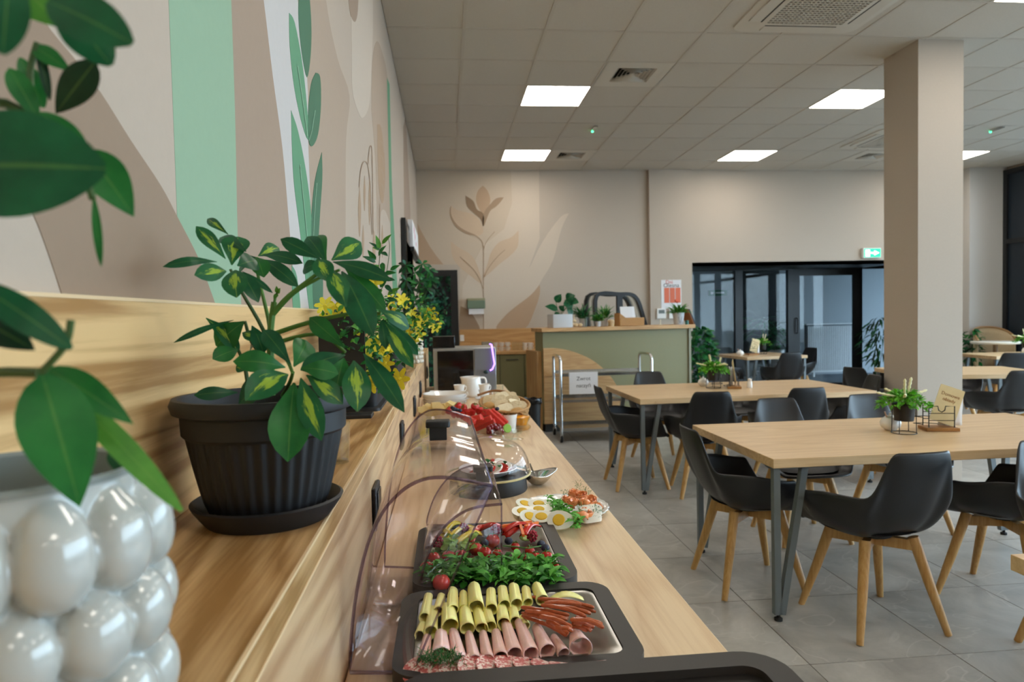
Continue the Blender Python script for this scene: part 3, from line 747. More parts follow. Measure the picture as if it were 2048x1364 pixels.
# ================================================================ dining tables
TZ = .737
def table(cx, cy, w, d, rz, label, inset=.015):
    t = thing('dining_table', label, 'table', (cx, cy, 0), R(rz), 'oak dining tables')
    B().box(-w / 2, w / 2, -d / 2, d / 2, TZ - .042, TZ).build('tabletop', M_OAKX, t, bevel=.002)
    for sx in (-1, 1):
        for sy in (-1, 1):
            fx, fy = sx * (w / 2 - inset), sy * (d / 2 - .02 - inset)
            l = B()
            l.bar((fx - sx * .015, fy, .03), (fx - sx * .012, fy, TZ - .045), .03)
            l.bar((fx - sx * .035, fy, .03), (fx - sx * .145, fy, TZ - .045), .03)
            l.box(min(fx, fx - sx * .17), max(fx, fx - sx * .17), fy - .025, fy + .025, TZ - .047, TZ - .0425)
            lg = l.build('leg', M_GREYMET, t)
            B().lathe([(.0, 0), (.018, 0), (.018, .012), (.008, .016), (.008, .03), (0, .03)], 12, (fx - sx * .022, fy)).build('foot', M_RUBBER, lg)
    return t
table(2.395, 3.345, 1.975, .965, .6, 'near oak dining table with a plant, sugar bowl and menu holder')
table(2.40, 5.57, 1.93, 1.02, 1.2, 'middle oak dining table in front of the sage bar')
table(4.62, 9.75, .95, .95, 6, 'far oak dining table before the glazed partition')
table(5.22, 6.5, 1.3, .95, -12, 'oak dining table partly hidden behind the column')
table(7.62, 8.5, 1.1, .78, -4, 'farthest oak dining table by the window wall')
table(2.36, 1.29, 1.8, .7, 0, 'oak table corner poking in at the lower right edge', .2)
# ================================================================ bar
BFY, BX0, BX1, BZ = 7.95, 1.12, 3.03, 1.235
BAR_A = R(10)
BW = BX1 - BX0
BU, BN = Vector((math.cos(BAR_A), math.sin(BAR_A), 0)), Vector((-math.sin(BAR_A), math.cos(BAR_A), 0))
def bar_at(px, off, z=0.):
    """point on the bar seen at image column px, off metres behind its front"""
    r = ray(px, 650); o = Vector((BX0, BFY, 0)) + BN * off
    k = (o.x * BN.x + o.y * BN.y) / (r.x * BN.x + r.y * BN.y)
    return Vector((r.x * k, r.y * k, z))
t = thing('bar_counter', 'sage green bar counter with an oak top and a curved oak panel', 'bar counter', (BX0, BFY, 0), BAR_A)
B().box(-.03, BW + .07, -.06, .36, BZ - .045, BZ).build('bar_top', M_OAKBACK, t, bevel=.003)
B().box(0, BW, 0, .3, .1, BZ - .045).build('front_panel', M_SAGE, t)
B().box(.03, BW - .03, .04, .28, 0, .1).build('plinth', mat('plinth_dark', '#3b3833', .7), t)
B().box(BW, BW + .03, -.02, .32, 0, BZ - .045).build('end_panel', mat('sage_edge', '#8d8b73', .5), t)
pts = smooth([(0, 1.0), (.2, .99), (.42, .93), (.64, .82), (.84, .64), (.98, .4), (1.05, .1)], 5)
zz = [1.01, .66, .36, .1]
for k in range(3):                          # three oak boards under one curve, dark joints between
    top = [(x, z) for x, z in pts if zz[k + 1] + .004 <= z <= zz[k]]
    x_lo = min(x for x, z in pts if z <= zz[k + 1] + .004) if k < 2 else 1.05
    B().prism([(0.001, zz[k + 1] + .004)] + ([(0.001, zz[k])] if k else []) + top + [(x_lo, zz[k + 1] + .004)], -.02, -.001, 'y').build('curved_board', M_OAKBACK, t)
B().box(-.06, -.001, .06, .5, .005, .96).build('side_cabinet', wood('oak_side', '#c29a66', '#a67b48', 2, 5., .45, .3), t)
# ---- cabinet against the back wall
KX0, KX1, KY = .175, 1.75, 9.28
t = thing('sideboard', 'sage green sideboard with an oak worktop under the mural', 'sideboard', (0, 0, 0))
B().box(KX0, KX1, KY - .02, BY - .03, .862, .9).build('worktop', M_OAKBACK, t, bevel=.002)
B().box(KX0 + .01, KX1 - .01, KY + .02, BY - .03, .1, .861).build('carcass', mat('carcass_dark', '#2c2a22', .7), t)
B().box(KX0 + .03, KX1 - .03, KY + .06, BY - .05, 0, .1).build('plinth', M_BLACKP, t)
dx = [PY(x, 740, KY).x for x in (1000, 1049, 1098)] 
dw = dx[1] - dx[0]
for k in range(4):
    a = dx[0] - dw + k * dw
    a0, a1 = max(a, KX0 + .012), min(a + dw, KX1 - .012)
    d = B().box(a0 + .004, a1 - .004, KY, KY + .018, .11, .855).build('door', M_SAGE, t, bevel=.0015)
    m = (a0 + a1) / 2
    B().tube([(m - .08, KY, .79), (m - .08, KY - .025, .79), (m + .08, KY - .025, .79), (m + .08, KY, .79)], .007, 6).build('handle', M_BLACKF, d)
struct(B().box(DX1 + .01, 2.0, BY - .022, BY, .9, 1.205).build('trim_4', M_OAKBACK), 'oak splash board on the back wall')
p = PY(924, 676, BY - .02)
tag(B().prism(rrect(p.x - .03, p.x + .03, p.z - .045, p.z + .045, .008), BY - .035, BY - .0225, 'y').build('light_switch', M_WHITE), 'white switch plate at the left end of the oak splash board', 'switch')
# ================================================================ plants: leaves are built one by one
def leaf_mat(name, c1, c2=None, rough=.42, vari=False):
    if name in _M: return _M[name]
    m = bpy.data.materials.new(name); _M[name] = m; m.use_nodes = True; nt = m.node_tree; b = nt.nodes['Principled BSDF']
    b.inputs['Roughness'].default_value = rough
    b.inputs['Specular IOR Level'].default_value = .35
    tc = nt.nodes.new('ShaderNodeTexCoord'); sp = nt.nodes.new('ShaderNodeSeparateXYZ')
    nt.links.new(tc.outputs['UV'], sp.inputs[0])          # u across (-> 0.5 midrib), v along
    n = nt.nodes.new('ShaderNodeTexNoise'); n.inputs['Scale'].default_value = 40; n.inputs['Detail'].default_value = 4; nt.links.new(tc.outputs['Object'], n.inputs['Vector'])
    sb = nt.nodes.new('ShaderNodeMath'); sb.operation = 'SUBTRACT'; sb.inputs[1].default_value = .5; nt.links.new(sp.outputs[0], sb.inputs[0])
    ab = nt.nodes.new('ShaderNodeMath'); ab.operation = 'ABSOLUTE'; nt.links.new(sb.outputs[0], ab.inputs[0])
    base = ramp2(nt, n.outputs['Fac'], [(.3, c1), (.7, c2 or c1)])
    col = base
    if vari:
        oi = nt.nodes.new('ShaderNodeObjectInfo'); mp = nt.nodes.new('ShaderNodeMapping'); mp.inputs['Scale'].default_value = (11, 3.2, 1); nt.links.new(tc.outputs['UV'], mp.inputs['Vector'])
        mu = nt.nodes.new('ShaderNodeMath'); mu.operation = 'MULTIPLY'; mu.inputs[1].default_value = 50.; nt.links.new(oi.outputs['Random'], mu.inputs[0]); nt.links.new(mu.outputs[0], mp.inputs['Location'])
        n3 = nt.nodes.new('ShaderNodeTexNoise'); n3.inputs['Scale'].default_value = 1.; n3.inputs['Detail'].default_value = 5; n3.inputs['Roughness'].default_value = .65; nt.links.new(mp.outputs[0], n3.inputs['Vector'])
        a1 = nt.nodes.new('ShaderNodeMath'); a1.operation = 'MULTIPLY_ADD'; a1.inputs[1].default_value = 1.0; nt.links.new(n3.outputs['Fac'], a1.inputs[0]); nt.links.new(ab.outputs[0], a1.inputs[2])
        v2 = nt.nodes.new('ShaderNodeMath'); v2.operation = 'SUBTRACT'; v2.inputs[1].default_value = .5; nt.links.new(sp.outputs[1], v2.inputs[0])
        v3 = nt.nodes.new('ShaderNodeMath'); v3.operation = 'ABSOLUTE'; nt.links.new(v2.outputs[0], v3.inputs[0])
        a2 = nt.nodes.new('ShaderNodeMath'); a2.operation = 'MULTIPLY_ADD'; a2.inputs[1].default_value = .55; nt.links.new(v3.outputs[0], a2.inputs[0]); nt.links.new(a1.outputs[0], a2.inputs[2])
        mr = nt.nodes.new('ShaderNodeMapRange'); mr.inputs['From Min'].default_value = .72; mr.inputs['From Max'].default_value = .64; nt.links.new(a2.outputs[0], mr.inputs['Value'])
        mx = nt.nodes.new('ShaderNodeMix'); mx.data_type = 'RGBA'; mx.inputs['B'].default_value = (*lin('#9dbc3c'), 1)
        nt.links.new(mr.outputs[0], mx.inputs['Factor']); nt.links.new(base, mx.inputs['A']); col = mx.outputs['Result']
    rb = nt.nodes.new('ShaderNodeMapRange'); rb.inputs['From Min'].default_value = .035; rb.inputs['From Max'].default_value = .0; rb.inputs['To Max'].default_value = .35; nt.links.new(ab.outputs[0], rb.inputs['Value'])
    m2 = nt.nodes.new('ShaderNodeMix'); m2.data_type = 'RGBA'; m2.inputs['B'].default_value = (*lin('#7fa850'), 1); nt.links.new(rb.outputs[0], m2.inputs['Factor']); nt.links.new(col, m2.inputs['A'])
    nt.links.new(m2.outputs['Result'], b.inputs['Base Color'])
    # thin leaf: some light comes through
    tl = nt.nodes.new('ShaderNodeBsdfTranslucent'); nt.links.new(m2.outputs['Result'], tl.inputs['Color'])
    ms = nt.nodes.new('ShaderNodeMixShader'); ms.inputs[0].default_value = .22
    nt.links.new(b.outputs[0], ms.inputs[1]); nt.links.new(tl.outputs[0], ms.inputs[2]); nt.links.new(ms.outputs[0], nt.nodes['Material Output'].inputs['Surface'])
    return m
LM_D = leaf_mat('leaf_deep', '#0f4c2c', '#1b643c', .36)
LM_M = leaf_mat('leaf_mid', '#17632a', '#297a35', .4)
LM_V = leaf_mat('leaf_variegated', '#145730', '#206d3b', .4, True)
LM_B = leaf_mat('leaf_bright', '#417f26', '#5c9c36', .45)
LM_Y = leaf_mat('leaf_dark', '#0f2c1a', '#183c24', .4)
M_STEM = mat('stem_green', '#4f7f33', .5)
M_STEMD = mat('stem_dark', '#3b5a2a', .6)
def leaf_mesh(base, tip, width, nrm, m, shape='obovate', bend=.12, fold=.18, nl=9, name='leaf', off=None):
    """one leaf blade from base to tip; width in metres; nrm = the way its face looks"""
    base, tip = Vector(base), Vector(tip); d = tip - base; L = d.length; d.normalize()
    n = Vector(nrm); n = (n - d * n.dot(d)).normalized(); s = d.cross(n)
    vs, fs, uv = [], [], []
    for i in range(nl + 1):
        t = i / nl
        if shape == 'obovate': w = (math.sin(PI * min(1, t ** 1.25 * .985 + .012)) ** .8) * (.62 + .42 * t)
        elif shape == 'ovate': w = math.sin(PI * t ** .75) ** .9
        elif shape == 'long': w = math.sin(PI * (t * .97 + .015)) ** .65
        else: w = math.sin(PI * t) ** .8
        w *= width / 2
        c = base + d * (L * t) + n * (L * bend * (math.sin(PI * t) - .6 * t * t))
        for k in (-1, -.5, 0, .5, 1):
            vs.append(c + s * (w * k) + n * (abs(k) * w * fold)); uv.append((.5 + k * .5, t))
    for i in range(nl):
        for k in range(4): fs.append((i * 5 + k, i * 5 + k + 1, i * 5 + 6 + k, i * 5 + 5 + k))
    o = Vector(off) if off is not None else Vector()
    me = bpy.data.meshes.new(name); me.from_pydata([v - o for v in vs], [], fs)
    me.materials.append(m)
    ul = me.uv_layers.new(name='UVMap')
    for l in me.loops: ul.data[l.index].uv = uv[l.vertex_index]
    for p in me.polygons: p.use_smooth = True
    return me
def many_leaves(items, m, name='leaf'):
    """many small leaves in one mesh: items = (base, tip, width, normal)"""
    vs, fs, uv = [], [], []
    for base, tip, width, nrm in items:
        base, tip = Vector(base), Vector(tip); d = tip - base; L = d.length
        if L < 1e-6: continue
        d.normalize(); n = Vector(nrm); n = n - d * n.dot(d)
        if n.length < 1e-4: n = d.orthogonal()
        n.normalize(); s = d.cross(n); o = len(vs)
        for t, w in ((0, .06), (.3, .8), (.6, 1), (.85, .55), (1, .04)):
            c = base + d * (L * t) + n * (L * .14 * (math.sin(PI * t) - t * t))
            for k in (-1, 0, 1): vs.append(c + s * (w * width / 2 * k) + n * (abs(k) * w * width * .1)); uv.append((.5 + .5 * k, t))
        for i in range(4):
            for k in range(2): fs.append((o + i * 3 + k, o + i * 3 + k + 1, o + i * 3 + 4 + k, o + i * 3 + 3 + k))
    me = bpy.data.meshes.new(name); me.from_pydata(vs, [], fs); me.materials.append(m)
    ul = me.uv_layers.new(name='UVMap')
    for l in me.loops: ul.data[l.index].uv = uv[l.vertex_index]
    for p in me.polygons: p.use_smooth = True
    return me
def ru(a, b): return rnd.uniform(a, b)
def clampY(x, Y, lim=.352):
    """keep leaves in front of the splash / wall"""
    if x < 880:
        r = ray(x, 640)
        if r.x < 0: Y = min(Y, lim / (-r.x / r.y))
    return Y

# ---- large variegated umbrella plant in a ribbed black pot
PYc, PXc = .93, -.242
t = thing('potted_umbrella_plant', 'variegated umbrella plant in a ribbed black pot with a saucer', 'potted plant', (PXc, PYc, LZ))
O = Vector((PXc, PYc, LZ))
pz = .165
def ribpot(u, v):
    z = .012 + (pz - .045) * v; r = .072 + .028 * v ** .8
    k = 1 + (.018 * math.cos(2 * PI * u * 36) if v > .02 else 0)
    return (r * k * math.cos(2 * PI * u), r * k * math.sin(2 * PI * u), z)
M_POT = mat('anthracite_pot', '#17181b', .55, noise=.06, nscale=300)
B().grid(ribpot, 216, 8, True).build('pot', M_POT, t)
B().lathe([(.0, .012), (.072, .012)], 40).build('pot_base', M_POT, t)
B().lathe([(.099, pz - .05), (.103, pz - .046), (.104, pz - .022), (.113, pz - .018), (.116, pz - .008), (.113, pz), (.106, pz), (.101, pz - .012), (.097, pz - .045)], 48).build('rim', M_POT, t)
B().lathe([(0, .132), (.1, .134)], 32).build('soil', mat('soil', '#2a211a', .95, noise=.4, nscale=120, bump=.6), t)
B().lathe([(0, .0), (.078, 0), (.086, .01), (.0945, .022), (.097, .027), (.0935, .029), (.088, .024), (.078, .0115), (0, .0105)], 48).build('saucer', M_POT, t)
Z4 = lambda p: (320 + p[0] * .27864, 420 + p[1] * .27864)
CL = {1: .90, 2: .96, 3: .90, 4: .86, 5: .88, 6: .85, 7: .92}
SL = [ # cluster, base, tip, width (zoomed px), variegated, depth change of tip, facing
 (1,(410,372),(22,395),70,0,-.03),(1,(470,350),(258,112),100,1,.0),(1,(515,395),(565,180),175,1,.03),(1,(478,440),(262,460),125,1,-.05),(1,(540,430),(545,612),165,1,-.05),
 (1,(570,440),(705,650),110,0,-.03),(1,(590,440),(808,592),42,0,.0),(1,(555,400),(700,360),150,0,.03),(1,(490,175),(330,55),62,1,.03),(1,(620,300),(420,185),95,0,.05),
 (2,(705,330),(858,268),112,1,.03),(2,(735,322),(1018,372),100,0,-.02),(2,(730,355),(982,536),105,0,-.03),(2,(690,340),(745,472),125,0,-.03),(2,(690,340),(560,420),120,0,.03),
 (3,(1150,350),(862,205),105,0,-.0),(3,(1190,370),(1050,178),115,0,.04),(3,(1195,370),(1135,160),95,0,.06),(3,(1232,360),(1448,225),165,1,.03),(3,(1240,372),(1650,490),115,0,-.03),
 (3,(1180,390),(1010,432),95,0,.03),(3,(1130,350),(1205,500),140,1,-.03),(3,(1215,420),(1335,675),160,1,-.06),(3,(1305,440),(1525,880),195,0,-.08),(3,(1330,420),(1618,718),130,0,-.04),
 (4,(1575,715),(1795,850),115,1,.02),(4,(1600,790),(1815,1125),115,1,-.02),(4,(1635,800),(1862,1045),80,0,.02),(4,(1590,790),(1622,992),75,0,-.02),
 (5,(1320,985),(1068,765),130,0,.02),(5,(1330,1040),(1010,1140),150,0,-.03),(5,(1320,1060),(1265,1275),135,0,-.03),(5,(1392,1080),(1420,1425),195,1,-.06),(5,(1460,1030),(1745,1430),135,0,-.06),
 (6,(900,1130),(528,1078),155,0,-.02),(6,(940,1110),(735,848),125,0,.04),(6,(960,1125),(1060,925),165,0,.05),(6,(1010,1135),(1280,1170),140,0,.0),(6,(920,1180),(622,1345),215,1,-.06),
 (6,(962,1240),(915,1795),270,0,-.06),(6,(1010,1205),(1150,1640),165,1,-.05),(6,(1050,1185),(1312,1385),150,1,-.02),(6,(900,1190),(545,1390),190,0,.02),
 (7,(530,790),(95,945),48,0,-.03),(7,(605,800),(395,975),180,0,.0),(7,(330,775),(575,1015),105,1,.0),(7,(565,1000),(380,1065),125,0,-.03),(7,(660,830),(745,1025),105,0,-.03),(7,(590,880),(700,930),85,1,-.02),
 (7,(560,1310),(245,1325),95,0,-.02),(7,(620,1150),(545,1120),70,1,0),(7,(700,950),(640,1030),90,0,.03)]
for c, b0, t0, w, v, dz in SL:
    bp, tp = Z4(b0), Z4(t0)
    Yb = clampY(min(bp[0], tp[0]), CL[c]); Yt = clampY(tp[0], Yb + dz, .346)
    P0, P1 = PY(*bp, Yb), PY(*tp, Yt)
    wm = w * .27864 / F_PX * (Yb + Yt) / 2 * 1.22
    view = (EYEP - (P0 + P1) / 2).normalized()
    nr = view + Vector((ru(-.25, .25), ru(-.1, .1), ru(.2, .6)))
    place('leaf', leaf_mesh(P0, P1, wm, nr, LM_V if v else rnd.choice([LM_D, LM_D, LM_M]), 'obovate', ru(.06, .14), ru(-.12, .2), off=O), t)
def stem(px, r0, r1, Ys, m=M_STEM, name='stem'):
    pts = [PY(*Z4(p), clampY(Z4(p)[0], y)) - O for p, y in zip(px, Ys)]
    B().tube(smooth([tuple(p) for p in pts], 4), r0, 7, r1).build(name, m, t)
stem([(800, 1330), (795, 1080), (790, 930), (800, 800), (820, 660)], .0052, .004, [.93, .93, .93, .93, .93])
stem([(800, 1080), (740, 860), (590, 595), (505, 425)], .003, .0018, [.93, .93, .91, .90], M_STEMD)
stem([(795, 930), (775, 770), (700, 450), (700, 340)], .003, .0018, [.93, .94, .955, .96])
stem([(800, 760), (920, 620), (1120, 465), (1200, 385)], .0034, .002, [.93, .92, .91, .90])
stem([(810, 760), (960, 600), (1140, 490), (1290, 430)], .0024, .0018, [.93, .92, .91, .90])
stem([(815, 890), (1060, 810), (1390, 740), (1590, 745)], .0034, .002, [.93, .91, .88, .86])
stem([(810, 960), (1130, 890), (1330, 1020)], .003, .002, [.93, .90, .88])
stem([(880, 1330), (930, 1240), (955, 1165)], .003, .002, [.92, .87, .85])
stem([(800, 1000), (900, 1060), (950, 1165)], .003, .002, [.93, .88, .85])
stem([(770, 1080), (660, 950), (610, 800)], .003, .002, [.93, .93, .92], M_STEMD)
stem([(640, 1330), (610, 1130), (560, 1000)], .003, .002, [.92, .92, .92], M_STEMD)
stem([(815, 700), (830, 620), (850, 575)], .0022, .001, [.93, .93, .93])
for q in ((835, 545), (862, 560), (848, 590), (815, 640)):
    place('leaf', leaf_mesh(PY(*Z4((845, 600)), .93), PY(*Z4(q), .925), .006, (0, -1, .3), LM_B, 'ovate', .1, .1, 4, off=O), t)

# ---- white bubble pot with a fleshy plant, right beside the camera
BX, BYY = -.274, .452
t = thing('bubble_pot_plant', 'fleshy green plant in a glossy white bubble pot close to the camera', 'potted plant', (BX, BYY, LZ)); O = Vector((BX, BYY, LZ))
M_BUB = mat('glazed_white', '#b7bab5', .1, coat=.5)
NB, RB = 12, .0265
BROWS = ((.03, 0.), (.079, .5), (.126, 0.))
def bubble_wall(u, v):
    """continuous glazed wall: staggered bubbles swelling out of a round body, the top row drawn up into the rim"""
    z = .002 + .166 * v; best = 0.
    for row, (zc_, ph) in enumerate(BROWS):
        q = (u * NB + ph) % 1.0 - .5
        dx = q * 2 * PI * .085 / NB / RB * 1.1; dz = (z - zc_) / RB
        if row == 2 and dz > 0: dz *= .72
        d2 = dx * dx + dz * dz
        if d2 < 1: best = max(best, math.sqrt(1 - d2) ** .85)
    base = .073 - .004 * abs(v - .45) - .0 * sst(.86, 1., v)
    r = base + .0195 * best * (1 - .75 * sst(.85, 1., v))
    return (r * math.cos(2 * PI * u), r * math.sin(2 * PI * u), z)
B().grid(bubble_wall, 216, 70, True).build('bubbled_wall', M_BUB, t, angle=180)
B().lathe([(0, .002), (.072, .002)], 40).build('base', M_BUB, t)
B().lathe([(.0725, .1675), (.0735, .171), (.071, .1725), (.068, .170), (.067, .14), (.066, .08), (.06, .02)], 48).build('inner_wall', mat('glaze_inside', '#8f9896', .15), t)
B().lathe([(0, .085), (.0665, .085)], 24).build('soil', mat('soil', '#2a211a', .95), t)
FG = [ # base px, tip px, width px, material, depth base, depth tip, shape
 ((-150, 335), (207, 335), 205, LM_D, .36, .36, 'long'), ((168, 298), (268, 432), 78, LM_M, .45, .45, 'ovate'), ((95, 2), (262, 84), 95, LM_D, .36, .35, 'long'), ((120, 10), (222, 130), 80, LM_D, .38, .38, 'long'),
 ((192, 122), (110, 228), 60, LM_Y, .45, .46, 'ovate'), ((65, 92), (142, 142), 34, LM_M, .47, .47, 'ovate'), ((40, 115), (88, 215), 36, LM_M, .48, .48, 'long'), ((18, 135), (80, 245), 42, LM_M, .46, .46, 'ovate'), ((75, 90), (100, 200), 18, LM_Y, .47, .47, 'long'),
 ((20, -60), (5, 108), 75, LM_D, .33, .33, 'long'), ((30, -40), (125, 55), 85, LM_B, .42, .42, 'ovate'), ((80, 225), (172, 292), 38, LM_M, .44, .44, 'long'), ((-60, 560), (142, 695), 62, LM_D, .38, .38, 'long'),
 ((-40, 640), (70, 700), 60, LM_Y, .40, .40, 'ovate'), ((84, 745), (160, 1015), 128, LM_M, .40, .39, 'ovate'), ((92, 736), (266, 846), 62, LM_M, .43, .42, 'ovate'), ((110, 758), (364, 1020), 48, LM_B, .44, .425, 'long'),
 ((215, 905), (300, 960), 40, LM_D, .47, .46, 'ovate'), ((188, 395), (202, 532), 16, LM_M, .44, .44, 'long'), ((-80, 30), (30, 60), 90, LM_D, .4, .36, 'ovate')]
for b0, t0, w, m, ya, yb, sh in FG:
    P0, P1 = PY(*b0, ya), PY(*t0, yb); view = (EYEP - (P0 + P1) / 2).normalized()
    place('leaf', leaf_mesh(P0, P1, w / F_PX * (ya + yb) / 2, view + Vector((ru(-.1, .1), 0, .3)), m, sh, ru(.02, .07), ru(-.05, .12), 12, off=O), t)
def fstem(px, r, Ys, m=M_STEMD): B().tube(smooth([tuple(PY(*p, y) - O) for p, y in zip(px, Ys)], 4), r, 6).build('stem', m, t)
fstem([(-20, 1010), (-60, 900), (-50, 760), (0, 745), (82, 746)], .0032, [.47, .46, .44, .42, .40]); fstem([(82, 746), (130, 690), (142, 640)], .002, [.40, .40, .40])
fstem([(-60, 900), (-120, 600), (-100, 300), (-10, 205), (72, 245)], .003, [.46, .42, .42, .46, .46]); fstem([(72, 245), (140, 270), (185, 398)], .0022, [.46, .45, .44]); fstem([(72, 245), (60, 150), (75, 85)], .002, [.46, .47, .47]); fstem([(-10, 205), (-20, 60), (60, -20)], .002, [.46, .42, .40])

# ---- planter boxes with yellow jessamine on the ledge
M_YEL = mat('petal_yellow', '#f2e23c', .5, sub=.1)
M_YELD = mat('petal_gold', '#e0b020', .5)
def flower_mesh():
    b = B()
    for k in range(6):
        a = 2 * PI * k / 6; c, s = math.cos(a), math.sin(a)
        pts = [(.002, -.001, 0), (.010, -.0055, .004), (.019, -.0035, .004), (.0215, 0, .003), (.019, .0035, .004), (.010, .0055, .004), (.002, .001, 0)]
        b.add([(x * c - y * s, x * s + y * c, z) for x, y, z in pts], [tuple(range(7))])
    b.lathe([(.0035, -.012), (.0045, -.002), (.003, .003), (0, .004)], 7)
    return b.mesh('flower', M_YEL)
flw = flower_mesh()
def planter(label, x0, x1, y0, y1, h, flowers, nleaf, zt, seed, spread):
    t = thing('planter_box', label, 'planter', ((x0 + x1) / 2, (y0 + y1) / 2, LZ)); O = t.location.copy(); r2 = random.Random(seed)
    w, d = (x1 - x0) / 2, (y1 - y0) / 2
    def ring(s, z): return [(p[0], p[1], z) for p in rrect(-w * s, w * s, -d * s, d * s, .02, 3)]
    b = B(); rs = [ring(.84, .008), ring(.93, h - .03), ring(1.0, h - .03), ring(1.0, h), ring(.94, h), ring(.9, h - .02)]; n = len(rs[0])
    for k, q in enumerate(rs): b.v += q
    b.f += [(k * n + i, k * n + (i + 1) % n, (k + 1) * n + (i + 1) % n, (k + 1) * n + i) for k in range(len(rs) - 1) for i in range(n)] + [tuple(range(n))]
    b.build('box', M_POT, t)
    B().prism(rrect(-w * 1.03, w * 1.03, -d * 1.03, d * 1.03, .02, 3), 0, .0085).build('saucer', M_POT, t)
    B().prism(rrect(-w * .9, w * .9, -d * .9, d * .9, .02, 3), h - .03, h - .022).build('soil', mat('soil', '#2a211a', .95), t)
    it = {0: [], 1: [], 2: []}
    for k in range(nleaf):
        px, py, Y = r2.choice(spread)
        q = PY(px + r2.gauss(0, 16), py + r2.gauss(0, 16), 1.0); 
        px2, py2 = px + r2.gauss(0, 15), py + r2.gauss(0, 15)
        Yq = clampY(px2 - 14, Y + r2.uniform(-.12, .12), .34)
        c = PY(px2, py2, Yq)
        if c.z < LZ + .02: c.z = LZ + .02 + r2.uniform(0, .03)
        dv = Vector((r2.uniform(-1, 1), r2.uniform(-1, 1), r2.uniform(-.6, 1))).normalized() * r2.uniform(.012, .03) * (Yq / 2) ** .5
        it[r2.choice([0, 0, 1, 2])].append((c - O, c + dv - O, dv.length * .5, (r2.uniform(-.5, .5), -1, .8)))
    for k, m in ((0, LM_M), (1, LM_B), (2, LM_Y)):
        if it[k]:
            o = place('foliage', many_leaves(it[k], m, 'foliage'), t); o['kind'] = 'stuff'
    for px, py, Y in spread[::2]:
        e = PY(px, py, clampY(px - 10, Y, .34)) - O; s0 = Vector((max(-w * .7, min(w * .7, e.x * .4)), max(-d * .8, min(d * .8, e.y)), h - .025))
        mid = (s0 + e) / 2 + Vector((0, 0, .02))
        B().tube(smooth([tuple(s0), tuple(mid), tuple(e)], 3), .0014, 5).build('stem', M_STEM, t)
    for px, py, Y in flowers:
        c = PY(px, py, clampY(px - 10, Y, .34)) - O
        v = Vector((r2.uniform(-.5, .5), -1, r2.uniform(-.3, .7)))
        place('flower', flw, t, loc=c, rot=v.to_track_quat('Z', 'Y').to_euler(), scale=(r2.uniform(1.25, 1.7),) * 3)
planter('near black planter box of yellow jessamine behind the umbrella plant', -.345, -.195, 1.95, 2.36, .125,
        [(650, 612, 1.9), (661, 630, 1.85), (672, 618, 1.9), (692, 610, 1.9), (700, 640, 1.85), (712, 655, 1.85), (737, 560, 2.0), (746, 566, 2.0), (757, 692, 1.95), (766, 704, 1.95), (779, 690, 1.95), (772, 672, 1.95), (752, 740, 1.9), (730, 700, 1.9), (745, 770, 1.9), (712, 625, 1.9), (790, 668, 2.0), (800, 758, 1.9), (770, 726, 1.9)],
        560, 0, 3, [(660, 640, 1.9), (680, 660, 1.9), (700, 680, 1.9), (720, 690, 1.9), (740, 700, 1.95), (755, 715, 1.95), (690, 640, 1.9), (720, 650, 1.95), (740, 660, 2.0), (770, 690, 2.0), (715, 720, 1.95), (735, 735, 1.95), (700, 610, 2.0), (760, 650, 2.1), (775, 640, 2.1), (790, 650, 2.15), (700, 700, 1.9), (765, 735, 1.95), (668, 680, 1.9), (745, 620, 2.1)])
planter('far black planter box of yellow jessamine by the glass jar', -.345, -.20, 2.85, 3.3, .12,
        [(782, 600, 2.9), (803, 600, 2.9), (808, 606, 2.95), (824, 628, 2.95), (818, 640, 2.95), (826, 636, 3.0), (833, 645, 3.0), (815, 664, 2.9), (838, 668, 3.0), (826, 682, 3.0), (802, 690, 2.9), (848, 628, 3.1), (853, 640, 3.1), (864, 626, 3.1), (871, 648, 3.1), (869, 654, 3.1), (792, 640, 2.9), (786, 625, 2.9)],
        420, 0, 5, [(780, 610, 2.9), (790, 630, 2.9), (800, 640, 2.95), (810, 650, 2.95), (815, 620, 3.0), (830, 640, 3.0), (845, 640, 3.05), (855, 645, 3.05), (800, 670, 2.9), (815, 680, 2.95), (785, 660, 2.9), (825, 665, 3.0), (850, 630, 3.1), (862, 640, 3.1), (805, 600, 3.0)])
